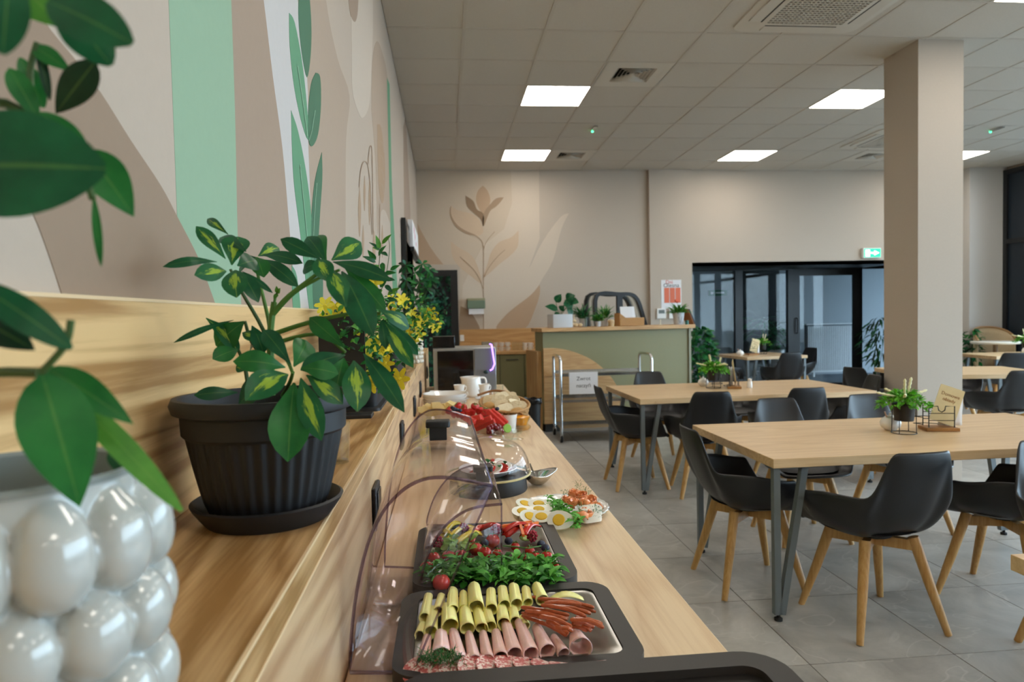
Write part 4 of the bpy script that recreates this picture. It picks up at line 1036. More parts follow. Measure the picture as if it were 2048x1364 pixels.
# ---- tall leafy shoots: narrow fig in front, dark umbrella plant farther along
def pot_small(t, r, h, m, n=24): B().lathe([(0, 0), (r * .78, 0), (r, h), (r * .9, h), (r * .86, h - .015), (0, h - .015)], n).build('pot', m, t)
Yf = 2.62
t = thing('fig_plant', 'slender weeping fig shoot rising behind the yellow flowers', 'potted plant', (-.27, Yf, LZ)); O = t.location.copy(); pot_small(t, .055, .1, M_POT)
for px in ([(745, 690), (752, 600), (758, 530), (762, 492)], [(752, 600), (770, 560), (779, 500), (777, 478)], [(748, 640), (790, 590), (800, 555)]):
    pts = [PY(*p, clampY(p[0] - 20, Yf, .33)) - O for p in px]
    if px[0][1] == 690: pts[0] = Vector((0, 0, .085))
    B().tube(smooth([tuple(p) for p in pts], 4), .002, 5, .001).build('stem', M_STEMD, t)
for b0, t0, w in (((758, 500), (752, 470), 11), ((764, 488), (783, 468), 8), ((760, 500), (738, 484), 7), ((762, 505), (776, 512), 10), ((757, 512), (772, 490), 9), ((752, 520), (735, 500), 11), ((752, 525), (725, 512), 10), ((757, 530), (742, 545), 11), ((764, 525), (768, 545), 11), ((770, 545), (742, 540), 10),
                  ((768, 548), (792, 545), 10), ((762, 545), (750, 565), 11), ((772, 560), (790, 560), 10), ((745, 535), (725, 530), 9), ((755, 560), (735, 560), 10), ((775, 590), (800, 575), 10), ((770, 600), (795, 600), 11), ((765, 580), (745, 590), 10), ((780, 540), (800, 530), 8), ((758, 500), (745, 495), 8), ((770, 570), (785, 585), 10), ((760, 575), (775, 555), 10)):
    Yb = clampY(min(b0[0], t0[0]) - 6, Yf, .34); P0, P1 = PY(*b0, Yb), PY(*t0, Yb - .02)
    place('leaf', leaf_mesh(P0, P1, w / F_PX * Yb, EYEP - P0 + Vector((ru(-1, 1), 0, ru(0, 2))), rnd.choice([LM_M, LM_D, LM_B]), 'ovate', .1, .15, 5, off=O), t)
Yf = 4.55
t = thing('dark_umbrella_plant', 'dark leafy umbrella plant near the far end of the ledge', 'potted plant', (-.25, Yf, LZ)); O = t.location.copy(); pot_small(t, .085, .15, M_POT)
ctr = [(812, 530), (830, 545), (845, 528), (838, 565), (852, 575), (820, 575), (862, 560), (848, 600), (828, 600), (812, 560), (858, 540), (842, 625)]
for c in ctr:
    C = PY(*c, clampY(c[0] - 14, Yf + ru(-.15, .1), .34)); B().tube(smooth([(0, 0, .13), tuple((C - O) * .6 + Vector((0, 0, .05))), tuple(C - O)], 3), .003, 5, .0015).build('stem', M_STEMD, t)
    for k in range(7):
        a = 2 * PI * k / 7 + ru(-.3, .3); L = ru(.05, .075); e = C + Vector((math.cos(a) * L, ru(-.03, .03), math.sin(a) * L * .8 - .02))
        e.x = max(e.x, WX + .02)
        place('leaf', leaf_mesh(C, e, .026, Vector((0, -1, .6)), rnd.choice([LM_D, LM_Y, LM_M]), 'obovate', .08, .1, 5, off=O), t)
# ---- jar, bead pot, sign stand on the ledge
Yj = 2.72
M_GL = clear('clear_glass', (.96, .98, .97), 1.42)
M_GLT = clear('frosted_glass', (.82, .85, .80), 1.5, .15)
t = thing('storage_jar', 'clear glass storage jar with a ridged metal lid among yellow flowers', 'jar', (-.205, 3.48, LZ))
B().lathe([(0, .003), (.042, .003), (.046, .02), (.046, .2), (.034, .235), (.032, .25)], 28).build('glass', M_GLT, t)
B().lathe([(.036 + .0015 * (k % 2), .25 + .006 * k) for k in range(7)] + [(0, .29)], 28).build('lid', M_STEEL, t)
t = thing('beaded_vase', 'small beaded white pot at the far end of the ledge', 'vase', (-.195, 3.95, LZ))
B().lathe([(0, 0), (.04, 0), (.044, .05), (.044, .13), (.038, .13), (.036, .02), (0, .02)], 20).build('body', M_WHITE, t)
bd = B().ball((0, 0, 0), .0135, 9, 6).mesh('bead', mat('pearl', '#d8d5c8', .15, coat=.3))
for r_ in range(6):
    for k in range(12): place('bead', bd, t, loc=(.047 * math.cos(2 * PI * (k + .5 * (r_ % 2)) / 12), .047 * math.sin(2 * PI * (k + .5 * (r_ % 2)) / 12), .013 + .0235 * r_))
t = thing('sign_stand', 'black table sign stand on the ledge behind the umbrella plant', 'sign stand', (-.262, 1.84, LZ))
B().box(-.06, .06, -.03, .03, 0, .01).build('base', M_BLACKP, t, bevel=.002)
B().tube([(-.02, 0, .01), (-.02, 0, .09)], .006, 8).build('post', M_BLACKP, t)
B().box(-.075, .045, -.004, .004, .09, .27).build('board', mat('slate_board', '#17181a', .5), t)
t = thing('water_glass', 'small ribbed drinking glass on the ledge beside the black pot', 'glass', (-.205, 1.26, LZ))
B().lathe([(0, .002), (.022, .002), (.026, .075), (.0245, .075), (.021, .006), (0, .006)], 20).build('glass', M_GL, t)
# ================================================================ roll-top displays on the buffet
M_ACR = clear('acrylic', (.975, .968, .978), 1.35, .03)
M_ACRE = clear('acrylic_edge', (.62, .56, .66), 1.5, .05)
M_ACRT = clear('acrylic_top', (.93, .905, .92), 2.0, .08)
M_CHAR = mat('charcoal_base', '#2f2b28', .5, noise=.05, nscale=200)
def ring_prism(b, oo, ii, z0, z1, zi):
    n = len(oo)
    b.add([(*p, z0) for p in oo] + [(*p, z1) for p in oo] + [(*p, z1) for p in ii] + [(*p, zi) for p in ii],
          [(k + q * n, (k + 1) % n + q * n, (k + 1) % n + (q + 1) * n, k + (q + 1) * n) for q in range(3) for k in range(n)])
    return b
def tray(label, x0, x1, y0, y1, h, rim, pan=True, r=.045):
    t = thing('display_tray', label, 'serving tray', ((x0 + x1) / 2, (y0 + y1) / 2, CZ)); w, d = (x1 - x0) / 2, (y1 - y0) / 2
    oo = rrect(-w, w, -d, d, r, 6); ii = rrect(-w + rim, w - rim, -d + rim, d - rim, r * .45, 6)
    ring_prism(B(), oo, ii, .0, h, .004).build('base_frame', M_CHAR, t)
    n = len(ii)
    if pan:
        b = B(); j0 = [(x * .995, y * .995) for x, y in ii]; j1 = rrect(-w + rim + .012, w - rim - .012, -d + rim + .012, d - rim - .012, .03, 6); j2 = rrect(-w + rim + .022, w - rim - .022, -d + rim + .022, d - rim - .022, .025, 6)
        for q, z in ((j0, h - .003), (j1, h - .004), (j2, .012)): b.v += [(*p, z) for p in q]
        b.f += [(k + q * n, (k + 1) % n + q * n, (k + 1) % n + (q + 1) * n, k + (q + 1) * n) for q in range(2) for k in range(n)] + [tuple(range(2 * n, 3 * n))]
        b.build('steel_pan', mat('brushed_steel', '#b9b7b2', .28, 1.), t)
    else:
        B().prism(ii, .004, h - .012).build('dark_insert', mat('dark_insert', '#24211f', .3), t)
        for k in range(26):
            a, b_ = ru(-w + .06, w - .06), ru(d - .14, d - .035)
            place('water_drop', DROP, t, loc=(a, b_, h - .0119), scale=(ru(.6, 1.6),) * 3)
    return t
DROP = B().ball((0, 0, 0), .0022, 8, 6, (1, 1, .5)).mesh('water_drop', clear('water', (.9, .9, .9), 1.6))
tray('charcoal tray of cheese, ham and salami with a steel pan', -.092, .285, .952, 1.258, .024, .03)
tray('charcoal tray of rocket, tomatoes and peppers with a steel pan', -.078, .245, 1.272, 1.655, .024, .028)
tray('empty charcoal tray with a wet dark insert at the bottom edge', -.085, .463, .44, .944, .034, .04, False, .06)
def lid(label, prof, y0, y1, knob, taper=1.0, zt=1.0):
    """curved clear lid: prof = (x, z) outline, first point hinge, last point the free edge; two end cheeks and a curved skin"""
    t = thing('roll_top_lid', label, 'lid', (0, (y0 + y1) / 2, 0), 0, 'clear roll-top lids'); d = (y1 - y0) / 2
    n = len(prof); cx = prof[0][0]
    z0_ = prof[0][1]; far = [(cx + (p[0] - cx) * taper, z0_ + (p[1] - z0_) * zt) for p in prof]
    sk = B().add([(p[0], -d, p[1]) for p in prof] + [(p[0], d, p[1]) for p in far], [(k, k + 1, k + 1 + n, k + n) for k in range(n - 1)])
    sk.build('curved_skin', M_ACRT, t, solid=.0025)
    B().add([(p[0], -d, p[1]) for p in prof], [tuple(range(n))]).build('end_cheek', M_ACR, t, solid=.002)
    B().add([(p[0], d, p[1]) for p in far], [tuple(range(n))]).build('end_cheek', M_ACR, t, solid=.002)
    B().tube([(p[0], -d, p[1]) for p in prof], .0028, 6).build('edge_bead', M_ACRE, t)
    B().tube([(prof[0][0], -d, prof[0][1]), (prof[-1][0], -d, prof[-1][1])], .0018, 6).build('edge_bead', M_ACRE, t)
    B().tube([(p[0], d, p[1]) for p in far], .0022, 6).build('edge_bead', M_ACRE, t)
    B().tube([(prof[-1][0], -d, prof[-1][1]), (far[-1][0], d, far[-1][1])], .002, 6).build('edge_bead', M_ACRE, t)
    kx, kz = knob
    B().box(kx - .015, kx + .015, -.008, .008, kz, kz + .022).build('knob_stem', M_BLACKP, t)
    B().prism(rrect(kx - .021, kx + .021, -.015, .015, .005, 3), kz + .0225, kz + .034).build('knob', M_BLACKP, t, bevel=.002)
    return t
Yl = .985
pA = [(826, 1345), (700, 1345), (703, 1270), (714, 1180), (735, 1090), (765, 1025), (800, 985), (835, 963), (870, 955), (920, 958), (985, 972)]
pa = [(PY(x, y, Yl).x, PY(x, y, Yl).z) for x, y in pA]; pa = [(max(x, LF + .006), z) for x, z in pa]
pa = [pa[0]] + smooth(pa[1:], 3)
lid('clear acrylic lid flipped fully open over the near tray', pa, Yl, 1.40, ((PY(878, 880, 1.27).x, pa[-6][1] + .018)), .86, 1.15)
Yl = 1.285
pB = [(1003, 1165), (842, 1165), (846, 1140), (862, 1095), (888, 1055), (920, 1028), (955, 1014), (1003, 1008)]
pb = [(PY(x, y, Yl).x, PY(x, y, Yl).z) for x, y in pB]; pb = [pb[0]] + smooth(pb[1:], 3)
lid('clear acrylic lid half open over the vegetable tray', pb, Yl, 1.645, (PY(967, 965, 1.45).x, pb[-3][1] + .003))
# round glass dome display
t = thing('dome_display', 'oval clear dome on a black base over a tomato and mozzarella plate', 'food dome', (.115, 2.07, CZ))
B().lathe([(0, 0), (.118, 0), (.12, .005), (.116, .045), (.1, .047), (0, .047)], 36).build('base', M_BLACKP, t)
dm = [(.128, .05), (.127, .075), (.118, .105), (.1, .13), (.07, .148), (.035, .157), (0, .16)]
B().lathe(smooth(dm, 3), 40).build('dome', M_ACR, t, solid=.002)
B().tube([(.128 * math.cos(a), .128 * math.sin(a), .05) for a in [2 * PI * k / 40 for k in range(40)]], .0035, 6, closed=True).build('dome_rim', mat('straw_rim', '#c9bc86', .5), t)
DC = Vector((.115, 2.07, CZ + .0475))
t = thing('white_dish', 'white dish under the glass dome', 'dish', DC)
B().lathe([(0, .001), (.06, .001), (.09, .02), (.088, .022), (.058, .006), (0, .005)], 32).build('dish', M_WHITE, t)
M_TOM = mat('tomato_red', '#c4281c', .25, noise=.15, nscale=60, coat=.3)
M_MOZ = mat('mozzarella', '#eeeae0', .4, sub=.2)
sl = B().lathe([(0, 0), (.022, 0), (.024, .003), (.022, .006), (0, .006)], 16)
me_t, me_m = sl.mesh('slice', M_TOM), sl.mesh('slice', M_MOZ)
for k in range(9):
    a = -2.4 + k * .42; q = DC + Vector((.05 * math.cos(a), .05 * math.sin(a), .02 + .004 * (k % 2)))
    o = place('tomato_slice' if k % 2 == 0 else 'mozzarella_slice', me_t if k % 2 == 0 else me_m, None, loc=q, rot=(R(28), R(10), a))
    tag(o, '%s slice leaning on the dish under the dome, %s in the ring' % ('red tomato' if k % 2 == 0 else 'white mozzarella', ORD[k]), 'food', 'caprese slices under the dome')
def herb(name, label, cat, items, m, group=None):
    o = place(name, many_leaves(items, m, name)); o['kind'] = 'stuff'; o['label'] = label; o['category'] = cat; return o
it = []
for k in range(14):
    c = DC + Vector((ru(-.02, .06), ru(-.05, .02), .035)); it.append((c, c + Vector((ru(-.02, .02), ru(-.02, .02), ru(0, .015))), .012, (0, 0, 1)))
herb('basil', 'green basil leaves on the caprese dish under the dome', 'herbs', it, LM_M)

# ================================================================ cold cuts: cheese, ham, salami, sausages
Z8 = lambda x, y: (660 + x * .32227, 1000 + y * .32227)
FZ = CZ + .0128
def roll_mesh(name, r0, r1, L, m, turns=1.18, seed=0):
    r2 = random.Random(seed); ph = r2.uniform(-.3, .3)
    def fn(u, v):
        th = 2 * PI * turns * u + PI * .5 + ph
        r = (r0 + (r1 - r0) * v) * (1 - .10 * u) * (1 + .04 * math.sin(3 * th + seed))
        fl = max(0, (u - .0)) 
        return (r * math.cos(th), -L * v + .004 * math.sin(th + seed) * v, r * math.sin(th) + (r0 + (r1 - r0) * v))
    return B().grid(fn, 26, 6).mesh(name, m, 180)
M_CHEESE = mat('gouda', '#fdf3a0', .42, sub=.35, noise=.04, nscale=150)
M_HAM = mat('cooked_ham', '#f6cdc5', .42, noise=.1, nscale=220, sub=.3)
def rolls(name, rows, m, rr, lab, grp, zoff):
    for k, (xf, yf, xn, yn, w) in enumerate(rows):
        a, b = PZ(*Z8(xf, yf), FZ + zoff + .01), PZ(*Z8(xn, yn), FZ + zoff + .006); d = b - a; L = d.length
        r1 = w * .32227 / F_PX * b.y / 2
        o = place(name, roll_mesh(name, r1 * rr, r1, L, m, 1.15, k), None, solid=.0014, loc=(a.x, a.y, FZ + zoff), rot=(0, 0, math.atan2(d.y, d.x) + PI / 2))
        tag(o, lab % ORD[k], 'food', grp)
rolls('cheese_slice', [(612, 590, 585, 745, 66), (692, 590, 670, 700, 62), (762, 562, 760, 700, 78), (828, 572, 830, 680, 60), (895, 550, 912, 690, 100), (1000, 562, 1005, 690, 72), (1070, 550, 1085, 672, 74), (1140, 540, 1158, 668, 80), (1215, 548, 1228, 650, 66), (1285, 540, 1320, 640, 84)], M_CHEESE, .85, 'rolled yellow cheese slice in the back row, %s from the left', 'cheese rolls in the back row', .010)
rolls('cheese_slice', [(575, 760, 555, 850, 60), (640, 680, 625, 840, 84), (735, 680, 745, 815, 112), (835, 675, 855, 820, 96), (915, 675, 945, 810, 80), (975, 680, 1000, 800, 74), (1065, 665, 1080, 790, 84), (1135, 665, 1150, 770, 70), (1195, 720, 1215, 790, 60)], M_CHEESE, .8, 'rolled yellow cheese slice in the front row, %s from the left', 'cheese rolls in the front row', .004)
rolls('ham_slice', [(605, 840, 575, 1035, 88), (690, 832, 690, 1010, 128), (765, 812, 805, 1030, 104), (862, 822, 897, 1010, 88), (950, 815, 982, 1005, 84), (1030, 810, 1065, 1000, 92), (1092, 755, 1150, 990, 104), (1175, 755, 1250, 990, 108), (1285, 790, 1350, 970, 112), (1390, 840, 1450, 965, 84), (1530, 850, 1560, 960, 150)], M_HAM, .62, 'rolled pink ham slice, %s from the left in the ham row', 'ham rolls', .002)
def sal_mat():
    m = bpy.data.materials.new('salami'); m.use_nodes = True; nt = m.node_tree; b = nt.nodes['Principled BSDF']; b.inputs['Roughness'].default_value = .4
    tc = nt.nodes.new('ShaderNodeTexCoord'); v = nt.nodes.new('ShaderNodeTexNoise'); v.inputs['Scale'].default_value = 260; v.inputs['Detail'].default_value = 2; nt.links.new(tc.outputs['Object'], v.inputs['Vector'])
    nt.links.new(ramp2(nt, v.outputs['Fac'], [(.42, '#c4605c'), (.5, '#d98a84'), (.56, '#f3dcd2')]), b.inputs['Base Color']); return m
M_SAL = sal_mat()
sal = B().lathe([(0, 0), (.030, 0), (.0305, .0008), (.030, .0016), (0, .0016)], 28).mesh('salami_slice', M_SAL)
for k in range(10):
    p = PZ(*Z8(580 + 112 * k, 1055 - 4 * k), FZ + .004)
    o = place('salami_slice', sal, None, loc=(p.x, min(p.y, 1.012) - .014, FZ + .011 + .0004 * (k % 2)), rot=(R(14), R(-6), .4 * k))
    tag(o, 'marbled red salami slice, %s from the left along the near edge of the tray' % ORD[k], 'food', 'salami slices')
M_KAB = mat('smoked_sausage', '#b3582c', .35, noise=.3, nscale=90, bump=.35, coat=.25)
KB = [(1255, 600, 1650, 695), (1310, 652, 1590, 722), (1185, 665, 1485, 715), (1190, 700, 1460, 768), (1190, 718, 1470, 842), (1490, 742, 1700, 792), (1500, 765, 1640, 792), (1480, 782, 1600, 812), (1455, 800, 1545, 832), (1330, 640, 1560, 648), (1395, 790, 1480, 832), (1290, 612, 1640, 668), (1520, 730, 1692, 770), (1430, 795, 1505, 815), (1340, 755, 1445, 802), (1560, 785, 1622, 815), (1240, 690, 1480, 735), (1300, 720, 1500, 790), (1210, 690, 1475, 742), (1350, 660, 1620, 705)]
for k, (x0, y0, x1, y1) in enumerate(KB):
    z = FZ + .010 + .0085 * ((k * 7) % 4); a, b = PZ(*Z8(x0, y0), z + .012), PZ(*Z8(x1, y1), z + .006)
    mid = (a + b) / 2 + Vector((ru(-.004, .004), ru(-.004, .004), .003)); r = .0033
    path = smooth([tuple(a - mid), (0, 0, 0), tuple(b - mid)], 6); m_ = len(path)
    o = B().tube(path, [r * (.55 if i in (0, m_ - 1) else 1 + .08 * math.sin(i * 2.1 + k)) for i in range(m_)], 8).build('smoked_sausage', M_KAB, None, loc=mid)
    lab = 'thin reddish smoked sausage stick in the pile, %s counted from the top of the heap' % ORD[k]
    tag(o, lab, 'sausage', 'smoked sausage sticks')
p0 = PZ(*Z8(1360, 560), FZ + .02); p1 = PZ(*Z8(1575, 640), FZ + .012)
o = B().grid(lambda u, v: (.06 * u, -.028 * v, .012 * math.sin(PI * u) * (1 - .4 * v) + .006 * v), 9, 5).build('cheese_slice', M_CHEESE, None, solid=.0015, loc=(p0.x, p0.y, FZ + .006)); o.rotation_euler = (0, 0, R(-6))
tag(o, 'flat wavy cheese slice behind the sausage sticks at the right', 'food')
it = []
for k in range(420):
    q = PZ(*Z8(ru(560, 800), 1085 + ru(-14, 14)), FZ + .02); q.y = max(.975, q.y); c = q + Vector((ru(-.01, .01), ru(-.006, .004), ru(-.004, .012))); it.append((c, c + Vector((ru(-.012, .012), ru(-.012, .012), ru(-.004, .012))), .0012, (0, 0, 1)))
herb('dill', 'feathery green dill in the near left corner of the cold cut tray', 'herbs', it, LM_M)

# ================================================================ vegetables
def on(x, y, z): return PZ(*Z8(x, y), CZ + z)
items = []
for k in range(900):
    x, y = ru(610, 1400), ru(385, 505)
    if x < 700 and y < 430: continue
    p = on(x, y, .03); c = Vector((p.x, p.y, CZ + .02 + ru(0, .022)))
    a = ru(0, 2 * PI); L = ru(.014, .034); items.append((c, c + Vector((L * math.cos(a), L * math.sin(a), ru(-.004, .016))), L * ru(.28, .5), (ru(-.5, .5), ru(-.5, .5), 1)))
half = len(items) * 2 // 3
LM_R = leaf_mat('rocket_leaf', '#459c30', '#7cc858', .45)
herb('rocket_salad', 'bright green rocket leaves filling the near half of the vegetable tray', 'salad', items[:half], LM_R)
herb('rocket_salad', 'darker rocket leaves mixed into the near half of the vegetable tray', 'salad', items[half:], leaf_mat('rocket_dark', '#22661c', '#3d8c2c', .45))
it = []
for k in range(60):
    p = on(ru(680, 880), ru(250, 320), .03); c = Vector((p.x, p.y, CZ + .02 + ru(0, .02))); it.append((c, c + Vector((ru(-.02, .02), ru(-.02, .02), ru(0, .015))), .018, (ru(-.5, .5), -.5, 1)))
herb('lettuce', 'pale green lettuce leaves behind the tomatoes in the vegetable tray', 'salad', it, leaf_mat('lettuce_pale', '#8fb84e', '#a9cc62', .5))
M_CAL = mat('calyx_green', '#4a7a2a', .6)
def tomato(x, y, r, lab, z=.026):
    p = on(x, y, z + .01); t = thing('cherry_tomato', lab, 'tomato', (p.x, p.y, CZ + z), ru(0, 6), 'cherry tomatoes on the vegetable tray')
    B().ball((0, 0, 0), r, 16, 11, (1, 1, .95)).build('fruit', M_TOM, t)
    b = B()
    for k in range(5):
        a = 2 * PI * k / 5; b.tube([(0, 0, r * .93), (r * .4 * math.cos(a), r * .4 * math.sin(a), r * 1.0), (r * .8 * math.cos(a), r * .8 * math.sin(a), r * .85)], .0011, 4, .0004)
    b.tube([(0, 0, r * .9), (.001, .002, r * 1.35)], .001, 4)
    b.build('calyx', M_CAL, t)
for k, (x, y, r) in enumerate(((1010, 225, .016), (905, 275, .015), (810, 320, .015), (735, 325, .015), (640, 335, .015), (690, 480, .017), (1150, 262, .010), (1240, 290, .011), (1345, 325, .013), (1305, 352, .012), (1210, 395, .011), (1195, 335, .011), (1275, 325, .011), (600, 390, .014), (960, 300, .014), (1390, 390, .012), (1040, 305, .011))):
    tomato(x, y, r, 'red cherry tomato with a green calyx on the vegetable tray, %s by size of the bunch' % ORD[k] if False else ['large cherry tomato right behind the lid edge', 'cherry tomato beside the large one under the lid', 'cherry tomato among the lettuce under the lid', 'cherry tomato left of the lettuce', 'leftmost cherry tomato by the tray wall', 'lone cherry tomato at the near left in the rocket', 'tiny cherry tomato beside the blueberry', 'small cherry tomato in the middle of the vine', 'rightmost cherry tomato of the vine', 'cherry tomato below the rightmost one', 'cherry tomato hanging lowest into the rocket', 'cherry tomato on the left of the vine', 'cherry tomato between the vine stems', 'dark cherry tomato at the left rim', 'cherry tomato hidden under the lid corner', 'cherry tomato at the right rim of the pan', 'cherry tomato just outside the lid'][k], .024 + .004 * (k % 3))
t = B()
t.tube([tuple(on(x, y, .05)) for x, y in ((1075, 285), (1150, 290), (1230, 300), (1310, 285))], .0015, 5)
tag(t.build('tomato_vine', M_STEM), 'green tomato vine stem lying across the cherry tomatoes', 'stem')
M_PEPY, M_PEPR, M_CAR = mat('yellow_pepper', '#e3c528', .25, coat=.4), mat('red_pepper', '#c72516', .25, coat=.4), mat('carrot', '#ee7a25', .4)
def strip(x0, y0, x1, y1, w, m, lab, name, z=.03, grp=None):
    a, b = on(x0, y0, z + .008), on(x1, y1, z); mid = (a + b) / 2; d = b - a; L = d.length; an = math.atan2(d.y, d.x)
    o = B().grid(lambda u, v: (L * (u - .5), w * (v - .5), .012 * math.sin(PI * u) + .006 * math.cos(PI * (v - .5))), 10, 5).build(name, m, None, solid=.004, loc=(mid.x, mid.y, CZ + z)); o.rotation_euler = (R(ru(-25, 25)), 0, an)
    tag(o, lab, 'vegetable', grp)
for k, (x0, y0, x1, y1) in enumerate(((690, 220, 800, 150), (720, 245, 880, 175), (780, 250, 930, 215), (850, 235, 935, 185), (690, 190, 760, 240))): strip(x0, y0, x1, y1, .014, M_PEPY, 'yellow pepper strip at the back left of the vegetable tray, %s from the left' % ORD[k], 'pepper_strip', .028 + .003 * (k % 3), 'yellow pepper strips')
for k, (x0, y0, x1, y1) in enumerate(((870, 250, 960, 170), (930, 165, 1090, 190), (1075, 185, 1250, 170), (1080, 210, 1200, 190), (1200, 205, 1290, 170))): strip(x0, y0, x1, y1, .018, M_PEPR, 'red pepper strip at the back of the vegetable tray, %s from the left' % ORD[k], 'pepper_strip', .03 + .004 * (k % 3), 'red pepper strips')
for k, (x0, y0, x1, y1) in enumerate(((1060, 165, 1250, 135), (1080, 160, 1180, 150), (1180, 150, 1200, 220), (1210, 165, 1290, 140), (1120, 155, 1260, 148))):
    a, b = on(x0, y0, .05), on(x1, y1, .048); m_ = (a + b) / 2
    tag(B().bar(a - m_, b - m_, .006).build('carrot_stick', M_CAR, None, loc=m_), 'orange carrot stick at the far right of the vegetable tray, %s from the left' % ORD[k], 'vegetable', 'carrot sticks')
M_RASP = mat('raspberry', '#9c1f33', .5)
def raspberry():
    b = B()
    for j in range(5):
        n = (1, 6, 8, 8, 6)[j]
        for k in range(n):
            a = 2 * PI * k / n + j * .4; rr = (0, .0052, .008, .0085, .0065)[j]; b.ball((rr * math.cos(a), rr * math.sin(a), (.010, .0075, .002, -.004, -.009)[j]), .0031, 6, 4)
    return b.mesh('raspberry', M_RASP)
rme = raspberry()
for x, y, lb in ((830, 160, 'raspberry on the yellow pepper strips'), (1025, 168, 'raspberry touching the upright lid edge'), (1256, 205, 'raspberry near the right rim of the vegetable tray'), (668, 240, 'raspberry at the left rim of the vegetable tray')):
    p = on(x, y, .05); tag(place('raspberry', rme, None, loc=(p.x, p.y, CZ + .044), rot=(ru(-.5, .5), ru(-.5, .5), 0), scale=(1.1,) * 3), 'dark red ' + lb, 'berry', 'raspberries on the vegetable tray')
M_BLUE = mat('blueberry', '#23283f', .5)
blu = B().ball((0, 0, 0), .0075, 12, 8, (1, 1, .85)).mesh('blueberry', M_BLUE)
for x, y, lb in ((1108, 242, 'blueberry beside the tomato vine'), (1310, 262, 'blueberry at the right rim behind the tomatoes'), (1335, 285, 'blueberry touching the right wall of the pan'), (960, 255, 'blueberry under the clear lid')):
    p = on(x, y, .04); tag(place('blueberry', blu, None, loc=(p.x, p.y, CZ + .036), scale=(1.25,) * 3), 'dark ' + lb, 'berry', 'blueberries on the vegetable tray')
p = on(1230, 250, .03)
tag(B().lathe([(0, 0), (.018, 0), (.02, .002), (.018, .004), (0, .004)], 20).build('cucumber_slice', mat('cucumber', '#9cc46a', .4), None, loc=(p.x, p.y, CZ + .034)), 'pale green cucumber slice between the blueberries', 'vegetable')

# ================================================================ egg and salmon plate
PC = Vector((.30, 1.79, CZ))
t = thing('serving_plate', 'white scalloped plate of eggs, rocket and salmon on the counter edge', 'plate', PC)
B().grid(lambda u, v: ((.075 + .045 * v) * (1 + .012 * v * math.cos(28 * 2 * PI * u)) * math.cos(2 * PI * u), (.075 + .045 * v) * (1 + .012 * v * math.cos(28 * 2 * PI * u)) * math.sin(2 * PI * u), .004 + .014 * v ** 1.4), 168, 5, True).build('rim', M_WHITE, t, solid=.003)
B().lathe([(0, .004), (.075, .004)], 40).build('well', M_WHITE, t, solid=.003)
Z6 = lambda x, y: (1020 + x * .10254, 960 + y * .10254)
M_EGG, M_YOLK = mat('egg_white', '#efeee2', .3, sub=.2), mat('egg_yolk', '#e8bc2c', .6)
def egg(x, y, rz, tilt, lab, s=1.22):
    p = PZ(*Z6(x, y), CZ + .036); t = thing('egg_half', lab, 'egg', (p.x, p.y, CZ + .034), rz, 'halved boiled eggs'); t.rotation_euler = (tilt, 0, rz); t.scale = (s,) * 3
    b = B(); n, m = 18, 7; vs = []
    for j in range(m + 1):
        ph = (PI / 2) * j / m
        for k in range(n):
            a = 2 * PI * k / n; vs.append((.027 * math.sin(ph) * math.cos(a) * (1 + .12 * math.cos(a)), .02 * math.sin(ph) * math.sin(a), -.022 * math.cos(ph)))
    b.add(vs, [(j * n + k, j * n + (k + 1) % n, (j + 1) * n + (k + 1) % n, (j + 1) * n + k) for j in range(m) for k in range(n)] + [tuple(m * n + k for k in range(n))])
    b.build('egg_white', M_EGG, t)
    B().lathe([(.0125, 0), (.011, .0015), (0, .002)], 16).build('yolk', M_YOLK, t)
for a in ((300, 440, .9, .35, 'halved boiled egg at the upper left of the plate'), (560, 440, 0, .2, 'halved boiled egg beside the rocket at the back'), (250, 590, .3, .3, 'leftmost halved boiled egg on the plate'), (560, 545, .2, .15, 'halved boiled egg in the middle of the egg group'), (610, 690, -.1, .35, 'halved boiled egg with the crumbly yolk at the plate front'), (400, 690, .5, .5, 'halved boiled egg lying on its side at the front left'), (950, 760, -.3, .9, 'egg wedge turned white side out at the plate front')): egg(*a)
p = PZ(*Z6(1560, 690), CZ + .02)
o = B().prism(rrect(-.03, .03, -.018, .018, .014, 4), -.006, .028).build('cheese_block', M_EGG, None, loc=(p.x, p.y, CZ + .014)); o.rotation_euler = (.1, 0, .3)
tag(o, 'smooth white cheese piece under the salmon', 'food')
M_SALM = mat('smoked_salmon', '#f2955a', .35, noise=.2, nscale=120, coat=.3)
def rosette(seed):
    r2 = random.Random(seed); b = B()
    for k in range(5):
        a0 = r2.uniform(0, 6.28); r = .006 + .003 * k
        b.grid(lambda u, v: ((r + .003 * v + .0015 * math.sin(9 * u + seed)) * math.cos(a0 + 3.6 * u), (r + .003 * v) * math.sin(a0 + 3.6 * u), .016 * v - .0015 * k + .003 * math.sin(7 * u + k)), 14, 4)
    return b.mesh('salmon_rosette', M_SALM, 180)
rs = [rosette(k) for k in range(3)]
for k, (x, y, lb) in enumerate(((1250, 260, 'topmost'), (1120, 390, 'leftmost'), (1250, 430, 'central'), (1570, 400, 'large right'), (1690, 450, 'rightmost'), (1480, 540, 'lower'), (1385, 610, 'lowest'), (1380, 300, 'upper middle'), (1450, 440, 'inner'))):
    p = PZ(*Z6(x, y), CZ + .045); tag(place('salmon_rosette', rs[k % 3], None, solid=.0016, loc=(p.x, p.y, CZ + .03 + (.012 if y < 450 else 0)), rot=(ru(-.4, .4), ru(-.4, .4), k), scale=(.85, .85, .8)), 'folded orange smoked salmon, the %s piece on the plate' % lb, 'food', 'smoked salmon folds')
it = []
